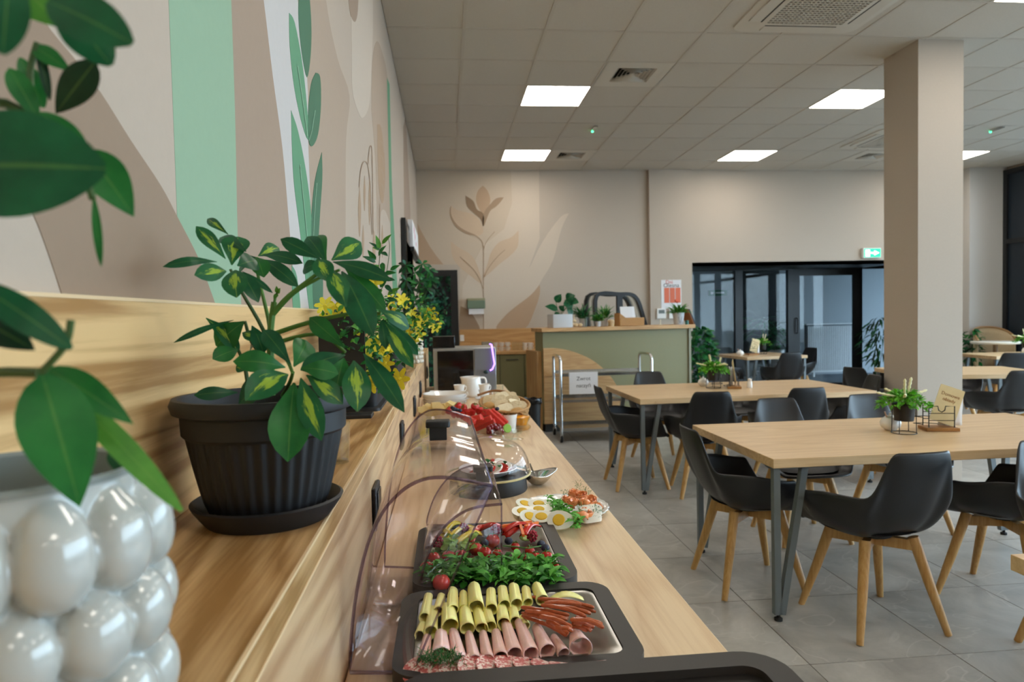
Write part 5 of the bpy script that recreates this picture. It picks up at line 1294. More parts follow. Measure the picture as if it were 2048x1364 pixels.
for k in range(240):
    tt = ru(0, 1); x, y = 760 + 560 * tt + ru(-90, 90), 400 + 400 * tt + ru(-90, 60); p = PZ(*Z6(x, y), CZ + .035); c = Vector((p.x, p.y, CZ + .016 + ru(0, .025))); a = ru(0, 6.28); L = ru(.012, .028)
    it.append((c, c + Vector((L * math.cos(a), L * math.sin(a), ru(-.004, .014))), L * .42, (ru(-.5, .5), ru(-.5, .5), 1)))
herb('rocket_salad', 'rocket leaves running between the eggs and the salmon', 'salad', it, LM_R)
it = []
for q in ((1330, 110), (1420, 230), (1520, 260), (1650, 520), (1750, 600), (1380, 480), (1080, 260)):
    for k in range(40):
        p = PZ(*Z6(q[0] + ru(-70, 70), q[1] + ru(-70, 70)), CZ + .05); c = Vector((p.x, p.y, CZ + .045 + ru(-.006, .01))); it.append((c, c + Vector((ru(-.012, .012), ru(-.01, .01), ru(-.004, .01))), .0013, (0, 0, 1)))
herb('dill', 'dill sprigs scattered over the salmon folds', 'herbs', it, LM_M)
# ================================================================ fruit, bread and crockery farther along the buffet
Z3b = lambda x, y: (820 + x * .13672, 780 + y * .13672)
def fr(x, y, z): return PZ(*Z3b(x, y), CZ + z)
PT = Vector((.185, 3.08, CZ))
t = thing('fruit_platter', 'clear glass platter piled with fruit', 'platter', PT)
B().lathe([(0, .004), (.12, .006), (.185, .022), (.187, .026), (.12, .011), (0, .009)], 40).build('glass', M_GL, t)
M_MEL = mat('watermelon', '#cc382d', .4, noise=.2, nscale=90, sub=.1)
M_RIND = mat('melon_rind', '#bcd08a', .4)
WM = [(800, 400, 950, 470, .03), (830, 440, 1040, 390, .035), (860, 480, 1060, 400, .04), (930, 520, 1190, 400, .045), (960, 570, 1240, 450, .035), (1130, 300, 1370, 520, .05), (1190, 290, 1420, 490, .055)]
for k, (x0, y0, x1, y1, z) in enumerate(WM):
    a, b = PY(*Z3b(x0, y0), 3.0 + .02 * k), PY(*Z3b(x1, y1), 2.98 + .02 * k); m_ = (a + b) / 2; d = (b - a); L = d.length
    q = d.to_track_quat('X', 'Z').to_euler()
    o = place('watermelon_slice', B().prism([(-.016, -.012), (.016, -.012), (.014, .012), (-.014, .012)], -L / 2, L / 2, 'x').mesh('watermelon_slice', M_MEL), None, bevel=.003, loc=m_, rot=q)
    tag(o, 'red watermelon wedge on the fruit platter, %s from the left' % ORD[k], 'fruit', 'watermelon wedges')
M_STRAW = mat('strawberry', '#c3211d', .35, noise=.15, nscale=200, bump=.3, coat=.2)
sb_me = B().lathe([(0, -.02), (.008, -.014), (.015, -.002), (.016, .006), (.01, .012), (0, .013)], 14).mesh('strawberry', M_STRAW)
cal = B()
for k in range(6): cal.tube([(0, 0, .012), (.012 * math.cos(k), .012 * math.sin(k), .014)], .002, 4, .0005)
cal_me = cal.mesh('calyx', M_CAL)
for k, (x, y, lb) in enumerate(((710, 240, 'leftmost of the strawberries by the blueberries'), (780, 270, 'strawberry behind the blueberries'), (950, 250, 'strawberry with an upright calyx at the back'), (1010, 290, 'strawberry in the middle of the platter'), (1080, 340, 'strawberry lying above the watermelon'), (580, 300, 'strawberry at the left end of the platter'), (1110, 320, 'strawberry leaning on the tall watermelon wedges'))):
    p = PY(*Z3b(x, y), 3.2); t = thing('strawberry', 'red ' + lb, 'fruit', p, 0, 'strawberries on the platter'); t.rotation_euler = (ru(-.8, .8), ru(-.8, .8), 0); t.scale = (1.3,) * 3
    place('fruit', sb_me, t); place('calyx', cal_me, t)
for k, (x, y) in enumerate(((640, 330), (700, 330), (760, 350), (850, 330), (900, 320))):
    p = PY(*Z3b(x, y), 3.2); t = thing('strawberry', 'strawberry half buried under the blueberries on the platter, %s from the left' % ORD[k], 'fruit', p, 0, 'strawberries under the blueberries'); t.scale = (1.4,) * 3; place('fruit', sb_me, t)
for k, (x, y) in enumerate(((620, 260), (650, 275), (690, 290), (640, 290), (730, 300), (765, 345), (840, 260), (860, 290), (845, 332), (1275, 275))):
    p = PY(*Z3b(x, y), 3.12); p.z = min(p.z, CZ + (.034 if k in (5, 6, 7, 8) else .2)); tag(place('blueberry', blu, None, loc=p, scale=(1.35,) * 3), 'blueberry on the fruit platter, %s from the left' % ORD[k], 'berry', 'blueberries on the fruit platter')
M_GRAPE = mat('red_grape', '#7c1220', .25, coat=.4)
gr = B().ball((0, 0, 0), .010, 12, 8, (1, 1, 1.15)).mesh('grape', M_GRAPE)
for k, (x, y) in enumerate(((1150, 560), (1190, 540), (1230, 520), (1270, 560), (1180, 600), (1220, 590), (1260, 610), (1310, 590), (1300, 540), (1340, 600), (1200, 630), (1150, 610), (1360, 570), (1290, 630))):
    p = PY(*Z3b(x, y), 2.97 + .004 * k); tag(place('grape', gr, None, loc=p, scale=(1.15,) * 3), 'dark red grape in front of the watermelon, %s of the bunch' % ORD[k], 'fruit', 'red grapes')
p = PY(*Z3b(1425, 560), 2.97)
tag(B().lathe([(0, -.003), (.018, -.003), (.02, 0), (.018, .003), (0, .003)], 18).build('lime_slice', mat('lime', '#8dbb3c', .4), None, loc=p), 'green lime slice at the right end of the platter', 'fruit'); bpy.data.objects['lime_slice'].rotation_euler = (R(75), 0, R(20))
M_PINE = mat('pineapple_pale', '#e3c988', .45, noise=.1, nscale=60)
pin = B().prism([(-.022, -.01), (.022, -.014), (.03, .006), (0, .022), (-.03, .008)], -.006, .006, 'y').mesh('melon_piece', M_PINE)
for k, (x, y) in enumerate(((200, 310), (260, 270), (330, 300), (400, 250), (440, 290), (490, 270), (360, 330), (540, 260), (590, 230))):
    p = PY(*Z3b(x, y), 3.28 + .02 * (k % 3)); tag(place('melon_piece', pin, None, loc=p, rot=(ru(-.5, .2), ru(-.4, .4), ru(-.6, .6)), scale=(1.2,) * 3), 'pale yellow melon piece left of the berries, %s from the left' % ORD[k], 'fruit', 'melon pieces')
tag(B().lathe([(0, 0), (.08, 0), (.1, .02), (.098, .022), (.078, .006), (0, .005)], 30).build('glass_dish', M_GL, None, loc=(-.04, 3.42, CZ)), 'clear glass dish holding pale melon pieces by the riser', 'dish')
# small glass, dark jar, goblets, ramekin, jam
p = PZ(*Z3b(830, 745), CZ)
t = thing('tumbler', 'ribbed glass tumbler behind the open lid', 'glass', (p.x, p.y, CZ))
B().lathe([(0, .004), (.021, .004), (.029, .066), (.0275, .066), (.019, .01), (0, .01)], 10).build('glass', M_GL, t)
for k, (px, py) in enumerate(((1034, 879), (994, 881), (1016, 893))):
    p = PZ(px, py, CZ); t = thing('dessert_goblet', 'small glass goblet on the counter, %s' % ['rightmost of three', 'leftmost of three', 'nearest of three'][k], 'glass', (p.x, p.y, CZ), 0, 'small glass goblets')
    B().lathe([(0, .002), (.028, .002), (.029, .004), (.004, .008), (.003, .018), (.02, .026), (.026, .045), (.024, .045), (.018, .028), (0, .022)], 22).build('glass', M_GL, t)
p = PZ(*Z3b(1500, 640), CZ)
t = thing('ramekin', 'white ribbed ramekin leaning beside the lime slice', 'bowl', (p.x - .005, p.y + .10, CZ))
B().lathe([(0, .002), (.03, .002), (.038, .075), (.035, .075), (.028, .008), (0, .007)], 28).build('bowl', M_WHITE, t)
p = PZ(*Z3b(1640, 600), CZ)
t = thing('jam_bowl', 'glass bowl of orange jam in front of the bread basket', 'bowl', (p.x, p.y + .06, CZ))
B().lathe([(0, .012), (.03, .014), (.048, .06), (.046, .06), (.028, .018), (0, .016)], 24).lathe([(0, .002), (.026, .002), (.01, .012)], 24).build('glass', M_GL, t)
B().lathe([(0, .019), (.0285, .02), (.044, .057), (.02, .063), (0, .062)], 24).build('jam', mat('orange_jam', '#f09a12', .15, sub=.2), t)
# bread basket
M_WICK = mat('wicker', '#b98a52', .6, noise=.35, nscale=160, bump=.6)
KX, KYb = .285, 3.50
t = thing('bread_basket', 'oval woven wicker basket filled with bread', 'basket', (KX, KYb, CZ))
def weave(u, v):
    a = 2 * PI * u; k = 1 + .035 * math.sin(26 * a + (PI if int(v * 9) % 2 else 0)); s = (.105 + .018 * v) * k
    return (s * math.cos(a), s * 2.9 * math.sin(a), .006 + .075 * v)
B().grid(weave, 130, 10, True).build('woven_wall', M_WICK, t, solid=.005)
B().lathe([(0, .004), (.105, .004)], 40).xf(Matrix.Diagonal((1, 2.9, 1, 1))).build('base', M_WICK, t, solid=.004)
B().tube([(.125 * math.cos(a), .36 * math.sin(a), .082) for a in [2 * PI * k / 48 for k in range(48)]], .006, 7, closed=True).build('rim', M_WICK, t)
B().tube(smooth([(-.12, .34, .085), (-.02, .372, .105), (.1, .345, .085)], 6), .007, 7).build('handle', mat('wicker_dark', '#8a5a2c', .6), t)
M_BREAD = mat('bread_crust', '#d9b27a', .6, noise=.2, nscale=40); M_CRUMB = mat('bread_crumb', '#e8d8b4', .7, noise=.1, nscale=90, bump=.3); M_ROLL = mat('roll_crust', '#c99a55', .5, noise=.2, nscale=30)
bs = B().prism(rrect(-.05, .05, -.04, .045, .03, 5), -.007, .007, 'y').mesh('bread_slice', [M_CRUMB])
for k in range(12):
    p = Vector((KX + ru(-.07, .07), 3.27 + .045 * k, CZ + .065 + ru(0, .02)))
    tag(place('bread_slice', bs, None, loc=p, rot=(R(ru(-60, -25)), ru(-.3, .3), ru(-.5, .5)), scale=(.8,) * 3), 'pale bread slice in the wicker basket, %s from the front' % ORD[k], 'bread', 'bread slices')
rl = B().ball((0, 0, 0), .04, 16, 10, (1.2, .8, .62)).mesh('bread_roll', M_ROLL)
for k, (x, y, z) in enumerate(((.25, 3.24, .055), (.33, 3.28, .06), (.28, 3.38, .07), (.36, 3.44, .065), (.21, 3.5, .065))):
    tag(place('bread_roll', rl, None, loc=(x, y, CZ + z), rot=(0, 0, k)), 'golden bread roll at the front of the wicker basket, %s from the front' % ORD[k], 'bread', 'bread rolls')
# steel boat bowl with tongs
BC = Vector((.272, 2.10, CZ))
t = thing('steel_bowl', 'shiny steel boat-shaped bowl beside the dome', 'bowl', BC, .2)
B().grid(lambda u, v: ((.018 + .03 * v) * (1.0 + .35 * v * abs(math.cos(2 * PI * u)) ** 3) * math.cos(2 * PI * u), (.018 + .028 * v) * math.sin(2 * PI * u), .004 + .03 * v ** 1.6 + .014 * v * math.cos(2 * PI * u) ** 2), 48, 8, True).build('bowl', M_CHROME, t, solid=.0012)
B().lathe([(0, .004), (.0185, .004)], 32).build('base', M_CHROME, t, solid=.001)
t = thing('tongs', 'small steel tongs standing in the boat-shaped bowl', 'tongs', BC + Vector((-.012, .0, .01)))
for s in (-1, 1): B().box(-.003 + s * .008, .003 + s * .008, -.002, .002, 0, .058).xf(Matrix.Rotation(-.35, 4, 'Y')).build('arm', M_STEEL, t)
# stacked white plates, cups and jug
for k in range(4):
    tag(B().lathe([(0, .004), (.075, .004), (.118, .045), (.124, .058), (.119, .058), (.07, .009), (0, .008)], 36).build('white_bowl', M_WHITE, None, loc=(-.02, 3.82, CZ + .016 * k)), 'white deep bowl, %s from the bottom of the stack' % ORD[k], 'bowl', 'stack of white bowls')
cupm = B().lathe([(0, .003), (.024, .003), (.036, .055), (.0375, .058), (.035, .057), (.023, .007), (0, .006)], 24).mesh('cup', M_WHITE)
hand = B().tube([(.034, 0, .045), (.05, 0, .045), (.052, 0, .03), (.045, 0, .018), (.03, 0, .016)], .004, 6).mesh('handle', M_WHITE)
def cup(x, y, z, rz, lab, grp):
    t = thing('coffee_cup', lab, 'cup', (x, y, z), rz, grp); place('bowl', cupm, t); place('handle', hand, t)
for k, (px, n, lb) in enumerate(((969, 2, 'by the clear box'), (919, 2, 'behind the plates'), (871, 1, 'nearest the riser'))):
    p = PZ(px, 800, CZ); 
    tag(B().lathe([(0, .003), (.04, .004), (.062, .014), (.06, .016), (.04, .008), (0, .007)], 28).build('saucer', M_WHITE, None, loc=(p.x, 4.3, CZ)), 'white saucer under the cups ' + lb, 'saucer', 'saucers')
    for q in range(n): cup(p.x, 4.3, CZ + .009 + .035 * q, .6 * q, 'white coffee cup %s, %s' % (lb, ['lower one' if n > 1 else 'standing alone', 'upper one'][q]), 'white cups on the buffet')
p = PZ(937, 800, CZ)
t = thing('milk_jug', 'white porcelain jug with a handle before the coffee machine', 'jug', (.155, 4.5, CZ))
B().grid(lambda u, v: (((.056 + .006 * math.sin(PI * v)) + (.02 * max(0, math.cos(2 * PI * (u - .5))) ** 12 * v ** 4)) * math.cos(2 * PI * u), ((.056 + .006 * math.sin(PI * v)) + (.02 * max(0, math.cos(2 * PI * (u - .5))) ** 12 * v ** 4)) * math.sin(2 * PI * u), .004 + .13 * v), 40, 9, True).build('body', M_WHITE, t, solid=.003)
B().lathe([(0, .004), (.056, .004)], 28).build('base', M_WHITE, t, solid=.003)
B().tube(smooth([(.055, 0, .125), (.09, 0, .118), (.092, 0, .06), (.058, 0, .03)], 5), .007, 8).build('handle', M_WHITE, t)
t = thing('clear_box', 'clear plastic box right of the white cups', 'box', (.33, 4.46, CZ))
ring_prism(B(), rrect(-.03, .03, -.04, .04, .006, 3), rrect(-.028, .028, -.038, .038, .005, 3), 0.002, .075, .004).build('wall', M_GL, t)
# coffee machine
t = thing('coffee_machine', 'large coffee machine with a black front panel on the buffet end', 'coffee machine', (.055, 4.78, CZ))
M_SIL = mat('machine_silver', '#a7a8a4', .35, .6)
B().box(-.155, .285, .012, .42, .003, .31).build('body', M_SIL, t, bevel=.004)
B().box(-.125, .125, 0, .0118, .01, .292).build('front_panel', mat('gloss_black', '#070707', .08), t)
B().box(.135, .28, .0, .0118, .01, .30).build('side_panel', mat('machine_grey', '#74777a', .4), t)
t = thing('black_appliance', 'small glossy black box on top of the coffee machine', 'appliance', (-.0, 4.9, CZ + .3105))
B().box(-.1, .055, -.05, .12, 0, .085).build('case', mat('gloss_black', '#070707', .08), t, bevel=.004)
B().tube([(-.1, -.052, .083), (.055, -.052, .083)], .002, 6).build('trim', M_CHROME, t)
yl = 4.76
pts = [PY(x, y, yl) for x, y in ((979, 688), (983, 689), (989, 728), (985, 738), (980, 741))]; o0 = pts[0]
t = thing('light_bar', 'glowing violet light bar beside the coffee machine with a small dark spout', 'light', o0)
B().tube([p - o0 for p in pts], .0055, 8).build('tube', mat('violet_glow', (.36, .16, 1.0), .4, emit=2.2), t)
p = PY(972, 744, yl) - o0
B().ball(p, .014, 12, 8, (1.3, .8, 1)).build('spout', mat('teal_dark', '#12353a', .3), t)
p = PY(1070, 860, 7.35)
t = thing('waste_bin', 'black lined waste bin between the buffet and the bar', 'bin', (PY(1064, 830, 7.3).x, 7.3, 0))
B().lathe([(0, .004), (.08, .004), (.1, .48), (.093, .48), (.075, .02), (0, .02)], 24).build('bin', M_BLACKP, t)
B().grid(lambda u, v: ((.102 + .012 * v + .004 * math.sin(31 * u)) * math.cos(2 * PI * u), (.102 + .012 * v) * math.sin(2 * PI * u), .44 + .05 * math.sin(PI * v) + .006 * math.sin(40 * u)), 60, 5, True).build('liner', mat('bin_bag', '#0a0a0b', .25), t, solid=.001)
# ---- on the sideboard: stacked cups, glasses, napkin box, small wooden bowl
KT = .9
lb2 = ['first', 'second', 'third', 'fourth', 'fifth']
def at_side(px): return PY(px, 690, 9.5).x
for k, px in enumerate((991, 1003, 1015)):
    for q in range(2): cup(at_side(px), 9.5, KT + .062 * q, .3 * k, 'white cup stacked on the sideboard, %s pile from the left, %s' % (ORD[k], ['bottom', 'top'][q]), 'cups stacked on the sideboard')
for k, px in enumerate((1050, 1060)):
    for q in range(2): cup(at_side(px), 9.5, KT + .05 * q, .3 * k, 'white cup right of the glasses on the sideboard, %s pile, %s' % (ORD[k], ['bottom', 'top'][q]), 'cups stacked on the sideboard')
gl = B().lathe([(0, .003), (.025, .003), (.032, .12), (.03, .12), (.023, .008), (0, .008)], 14).mesh('glass', M_GL)
for k, px in enumerate((1028, 1036, 1043)): tag(place('water_glass', gl, None, loc=(at_side(px), 9.5 + .05 * (k % 2), KT)), 'clear water glass on the sideboard, %s from the left' % ORD[k], 'glass', 'glasses on the sideboard')
x = at_side(969); tag(B().prism(rrect(-.075, .075, -.06, .06, .01, 3), 0, .13).build('napkin_box', mat('box_grey', '#9b978a', .5, noise=.1), None, loc=(x + .04, 9.55, KT)), 'grey box standing on the sideboard behind the coffee machine', 'box')
tag(B().lathe([(0, .003), (.035, .003), (.06, .04), (.056, .04), (.03, .01), (0, .009)], 20).build('wooden_bowl', mat('dark_wood', '#5d3a20', .5), None, loc=(at_side(1078), 9.5, KT)), 'small brown wooden bowl at the right end of the sideboard', 'bowl')

# ================================================================ things on the bar
def bx(px): return bar_at(px, .12).x
YB = None
t = thing('square_planter', 'white square planter with a heart-leaved plant on the bar', 'potted plant', bar_at(1120, .13, BZ), BAR_A); O = t.location.copy()
M_PLW = mat('planter_white', '#c9cdd0', .4)
ring_prism(B(), rrect(-.125, .125, -.11, .11, .01, 2), rrect(-.115, .115, -.1, .1, .008, 2), .002, .16, .135).prism(rrect(-.114, .114, -.099, .099, .008, 2), .0, .004).build('pot', M_PLW, t)
B().box(-.114, .114, -.099, .099, .12, .136).build('soil', mat('soil', '#2a211a', .95), t)
for b0, t0, w in (((1116, 620), (1090, 612), 17), ((1112, 605), (1122, 588), 17), ((1130, 600), (1145, 615), 24), ((1132, 600), (1150, 590), 22), ((1135, 608), (1142, 640), 15), ((1118, 625), (1108, 635), 12), ((1120, 620), (1128, 612), 14), ((1140, 602), (1158, 605), 18), ((1122, 630), (1126, 646), 10)):
    Yq = O.y - .02; P0, P1 = PY(*b0, Yq) - O, PY(*t0, Yq - .03) - O; P0, P1 = (Matrix.Rotation(-BAR_A, 3, 'Z') @ q for q in (P0, P1)); place('leaf', leaf_mesh(P0, P1, w / F_PX * Yq, (ru(-.4, .4), -1, .6), LM_D, 'ovate', .1, .12, 6), t); P0 = P0 + O
    B().tube(smooth([(0, 0, .13), tuple((P0 - O) * .6 + Vector((0, 0, .04))), tuple(P0 - O)], 3), .003, 5).build('stem', M_STEMD, t)
def bushy(name, label, px, r, h, pm, leaves, Y=.11, Z=BZ, prof=None, L=(.05, .1), wd=.012, up=.9, m=(0, 1), spread=1., n=60, cat='potted plant', grp=None):
    t = thing(name, label, cat, bar_at(px, Y, Z), 0, grp)
    B().lathe([(0, .001), (r * .75, .001), (r, h), (r * .9, h), (r * .85, h * .85), (0, h * .85)], 22).build('pot', pm, t)
    its = [[], []]
    for k in range(n):
        a = ru(0, 6.28); ll = ru(*L); el = ru(.1, 1.) * up; rr = ru(0, r * .6)
        c = Vector((rr * math.cos(a), rr * math.sin(a), h * .85)); e = c + Vector((math.cos(a) * math.cos(el) * ll * spread, math.sin(a) * math.cos(el) * ll * spread, math.sin(el) * ll + .01))
        its[k % 2].append((c.lerp(e, .35 if wd > .02 else .15), e, wd, (ru(-.4, .4), ru(-.6, 0), 1)))
    for q, mm_ in zip(its, leaves):
        o = place('foliage', many_leaves(q, mm_, 'foliage'), t); o['kind'] = 'stuff'
    return t
bushy('palm_pot', 'feathery small palm in a white pot on the bar', 1166, .05, .1, M_PLW, (LM_M, LM_D), L=(.12, .24), wd=.016, up=1.35, n=90, Y=.19)
bushy('herb_pot', 'bushy green herb in a small white pot on the bar', 1196, .036, .065, M_PLW, (LM_B, LM_M), L=(.05, .11), wd=.022, up=1.3, n=90, Y=.04)
bushy('hanging_pot', 'trailing palm in a white pot before the cake display', 1209, .045, .09, M_PLW, (LM_M, LM_B), L=(.12, .22), wd=.015, up=1.4, n=70, Y=.3)
tt = bushy('flower_pot', 'ferny plant with a red flower in a tall white pot at the bar end', 1357, .075, .15, M_PLW, (LM_B, LM_M), L=(.08, .17), wd=.018, up=1.1, n=110)
place('flower', B().lathe([(0, 0), (.03, .012), (.02, .03), (0, .03)], 8).mesh('flower', mat('coral', '#e0664c', .5)), tt, loc=(-.03, -.02, .29), rot=(R(60), 0, 0))
for dxx in (-.02, .02): B().tube([(dxx * 1.2, -.068, .10), (dxx * .2, -.066, .02)], .002, 4).build('pot_mark', M_BLACKW, tt)
t = thing('garlic_braid', 'pale woven garlic bundle lying on the bar', 'decoration', bar_at(1152, .07, BZ))
for k, (a, b, c, r) in enumerate(((-.05, 0, .03, .03), (0, .02, .028, .028), (.05, -.01, .026, .026), (-.01, -.03, .024, .022), (-.015, .01, .075, .02))): B().ball((a, b, c), r, 12, 8, (1.2, 1, .9)).build('bulb', mat('garlic', '#d8c19a', .6, noise=.15), t)
B().tube(smooth([(-.015, .01, .09), (-.02, .01, .13), (-.01, .02, .15)], 3), .008, 6, .003).build('stalk', mat('garlic', '#d8c19a', .6), t)
tag(B().lathe([(0, 0), (.035, .0), (.04, .05), (.044, .055), (.042, .07), (.02, .085), (0, .085)], 20).build('wooden_jar', mat('pale_wood', '#cdb38a', .6), None, loc=bar_at(1222, .06, BZ)), 'small pale lidded jar beside the wicker box on the bar', 'jar')
tag(B().lathe([(0, .002), (.016, .002), (.018, .11), (.016, .11), (.015, .005), (0, .005)], 12).build('bottle_glass', M_GLT, None, loc=bar_at(1172, .02, BZ)), 'slim glass tube vase next to the herb pot', 'vase')
# wicker box with packets
t = thing('wicker_box', 'rectangular wicker box holding white packets on the bar', 'basket', bar_at(1258, .09, BZ), BAR_A)
B().box(-.16, .17, -.08, .08, .002, .10).build('box', M_WICK, t, bevel=.004)
B().prism([(-.16, .1), (-.08, .1), (-.16, .16)], -.08, .08, 'y').build('slanted_end', M_WICK, t)
for k, (a, h_) in enumerate(((-.06, .2), (-.0, .21), (.06, .2))):
    o = B().box(-.055, .055, -.004, .004, 0, .14).build('packet', M_PAPER, None, loc=bar_at(1258, .09, BZ + .101) + BU * (a + .0) + BN * (-.02 + .035 * k)); o.rotation_euler = (R(-14), 0, BAR_A + R(ru(-6, 6)))
    tag(o, 'white tea packet standing in the wicker box, %s from the left' % ORD[k], 'packet', 'packets in the wicker box')
# curved cake display behind
CB = bar_at(1194, .62)
t = thing('cake_display', 'black framed curved glass cake display behind the bar', 'display case', (CB.x, CB.y, BZ - .02), BAR_A)
cs = CB.y / F_PX; cl_ = (bar_at(1291, .62) - CB).length
ol = smooth([(0, 0), (0, 64 * cs), (.47 * cl_, 67 * cs), (.7 * cl_, 66 * cs), (.82 * cl_, 57 * cs), (.9 * cl_, 38 * cs), (cl_, 0)], 5)
M_GB = mat('satin_black', '#08090a', .5)
for yy in (0, .32): B().tube([(x, yy, z) for x, z in ol], .032, 4).build('side_frame', M_GB, t)
B().add([(x, .0, z) for x, z in ol] + [(x, .32, z) for x, z in ol], [(k, k + 1, k + 1 + len(ol), k + len(ol)) for k in range(len(ol) - 1)]).build('curved_glass', M_GL, t, solid=.004)
B().box(-.02, cl_ + .02, 0, .32, -.15, -.03).build('base', M_BLACKP, t)
B().box(.03, cl_ - .03, .03, .3, -.03, -.02).build('shelf', M_STEEL, t)
B().box(.28, .36, -.02, .02, -.03, 64 * cs).build('mullion', M_GB, t)
z0 = BZ - .04
o = tag(B().box(.55, BW, .56, 1.1, .005, BZ - .1705).build('rear_counter', M_SAGE, None, loc=(BX0, BFY, 0)), 'low sage counter behind the bar carrying the cake display', 'counter'); o.rotation_euler = (0, 0, BAR_A)
le = B().ball((0, 0, 0), .032, 12, 8, (1.25, 1, 1)).mesh('lemon', mat('lemon', '#e6c92a', .4))
for k, px in enumerate((1232, 1243, 1237)): tag(place('lemon', le, None, loc=bar_at(px, .78, z0 + .033 + (.05 if k == 2 else 0))), 'yellow lemon inside the cake display, %s' % ['left one', 'right one', 'top one'][k], 'fruit', 'lemons in the cake display')
# menu board leaning at the bar end
t = thing('menu_board', 'brown menu board with a black frame leaning at the bar end', 'board', bar_at(1381, .2, BZ), BAR_A)
o = B().box(-.012, .0, -.1, .1, .0, .2).build('board', mat('kraft', '#a5673d', .7), t); o.rotation_euler = (0, R(-24), 0)
o = B().box(.0005, .014, -.105, .105, .0, .205).build('frame', M_BLACKF, t); o.rotation_euler = (0, R(-24), 0)
tag(B().lathe([(0, 0), (.022, 0), (.02, .05), (0, .052)], 14).build('teal_jar', mat('teal', '#2b6b5e', .4), None, loc=bar_at(1374, .03, BZ)), 'small teal jar by the flower pot at the bar end', 'jar')
tag(B().tube([(0, 0, 0), (0, 0, .07)], .006, 6).lathe([(0, 0), (.025, 0), (.02, .006), (0, .008)], 12).build('candle', mat('candle_cream', '#e5dcc4', .5), None, loc=bar_at(1321, .1, BZ)), 'thin cream candle standing alone on the bar', 'candle')
# ================================================================ trolley with the return sign
TY0_, TY1_ = 7.28, 7.76
w0, w1 = PY(1122, 800, TY0_).x, PY(1304, 800, TY0_).x
t = thing('serving_trolley', 'chrome serving trolley with three shelves in front of the bar', 'trolley', (0, 0, 0))
zt, zh = PY(1130, 745, TY0_).z, PY(1130, 714, TY0_).z
for x, s in ((w0, 1), (w1, -1)):
    path = [(x, TY0_, .12), (x, TY0_, zh - .06)] + [(x, TY0_ + .06 - .06 * math.cos(a), zh - .06 + .06 * math.sin(a)) for a in (R(30), R(60), R(90))] + [(x, TY1_ - .06 + .06 * math.sin(a), zh - .06 + .06 * math.cos(a)) for a in (R(0), R(30), R(60))] + [(x, TY1_, zh - .06), (x, TY1_, .12)]
    B().tube(path, .0165, 10).build('upright_frame', M_CHROME, t)
for k, z in enumerate((zt - .04, PY(1130, 805, TY0_).z, PY(1130, 862, TY0_).z)):
    sh = B(); sh.box(w0 + .012, w1 - .012, TY0_ - .005, TY1_ + .005, z, z + .004); sh.box(w0 + .012, w1 - .012, TY0_ - .007, TY0_ - .003, z - .002, z + .028); sh.box(w0 + .012, w1 - .012, TY1_ + .003, TY1_ + .007, z - .002, z + .028)
    sh.build('shelf', M_STEEL, t)
for x in (w0, w1):
    for y in (TY0_, TY1_):
        c = B().tube([(x, y, .12), (x, y, .085)], .012, 8).box(x - .02, x + .02, y - .018, y + .03, .05, .09).build('caster', M_STEEL, t)
        B().lathe([(0, -.013), (.04, -.013), (.045, -.009), (.045, .009), (.04, .013), (0, .013)], 20).xf(Matrix.Translation((x, y + .012, .0455)) @ Matrix.Rotation(PI / 2, 4, 'Y')).build('wheel', M_RUBBER, c)
        B().lathe([(0, -.015), (.022, -.015), (.022, .015), (0, .015)], 14).xf(Matrix.Translation((x, y + .012, .0455)) @ Matrix.Rotation(PI / 2, 4, 'Y')).build('hub', M_STEEL, c)
a, b = PY(1138, 745, TY0_ - .03), PY(1196, 787, TY0_ - .03)
t = thing('paper_sign', 'white paper sign reading Zwrot naczyń hung on the trolley', 'sign', (a.x, TY0_ - .03, b.z)); w, h = b.x - a.x, a.z - b.z
B().box(0, w, -.001, .001, 0, h).build('sheet', M_PAPER, t)
text('lettering', 'Zwrot', M_INK, .058, Matrix.Translation((w * .5, -.0015, h * .7)) @ FACE_Y, t)
text('lettering', 'naczyń', M_INK, .058, Matrix.Translation((w * .5, -.0015, h * .38)) @ FACE_Y, t)

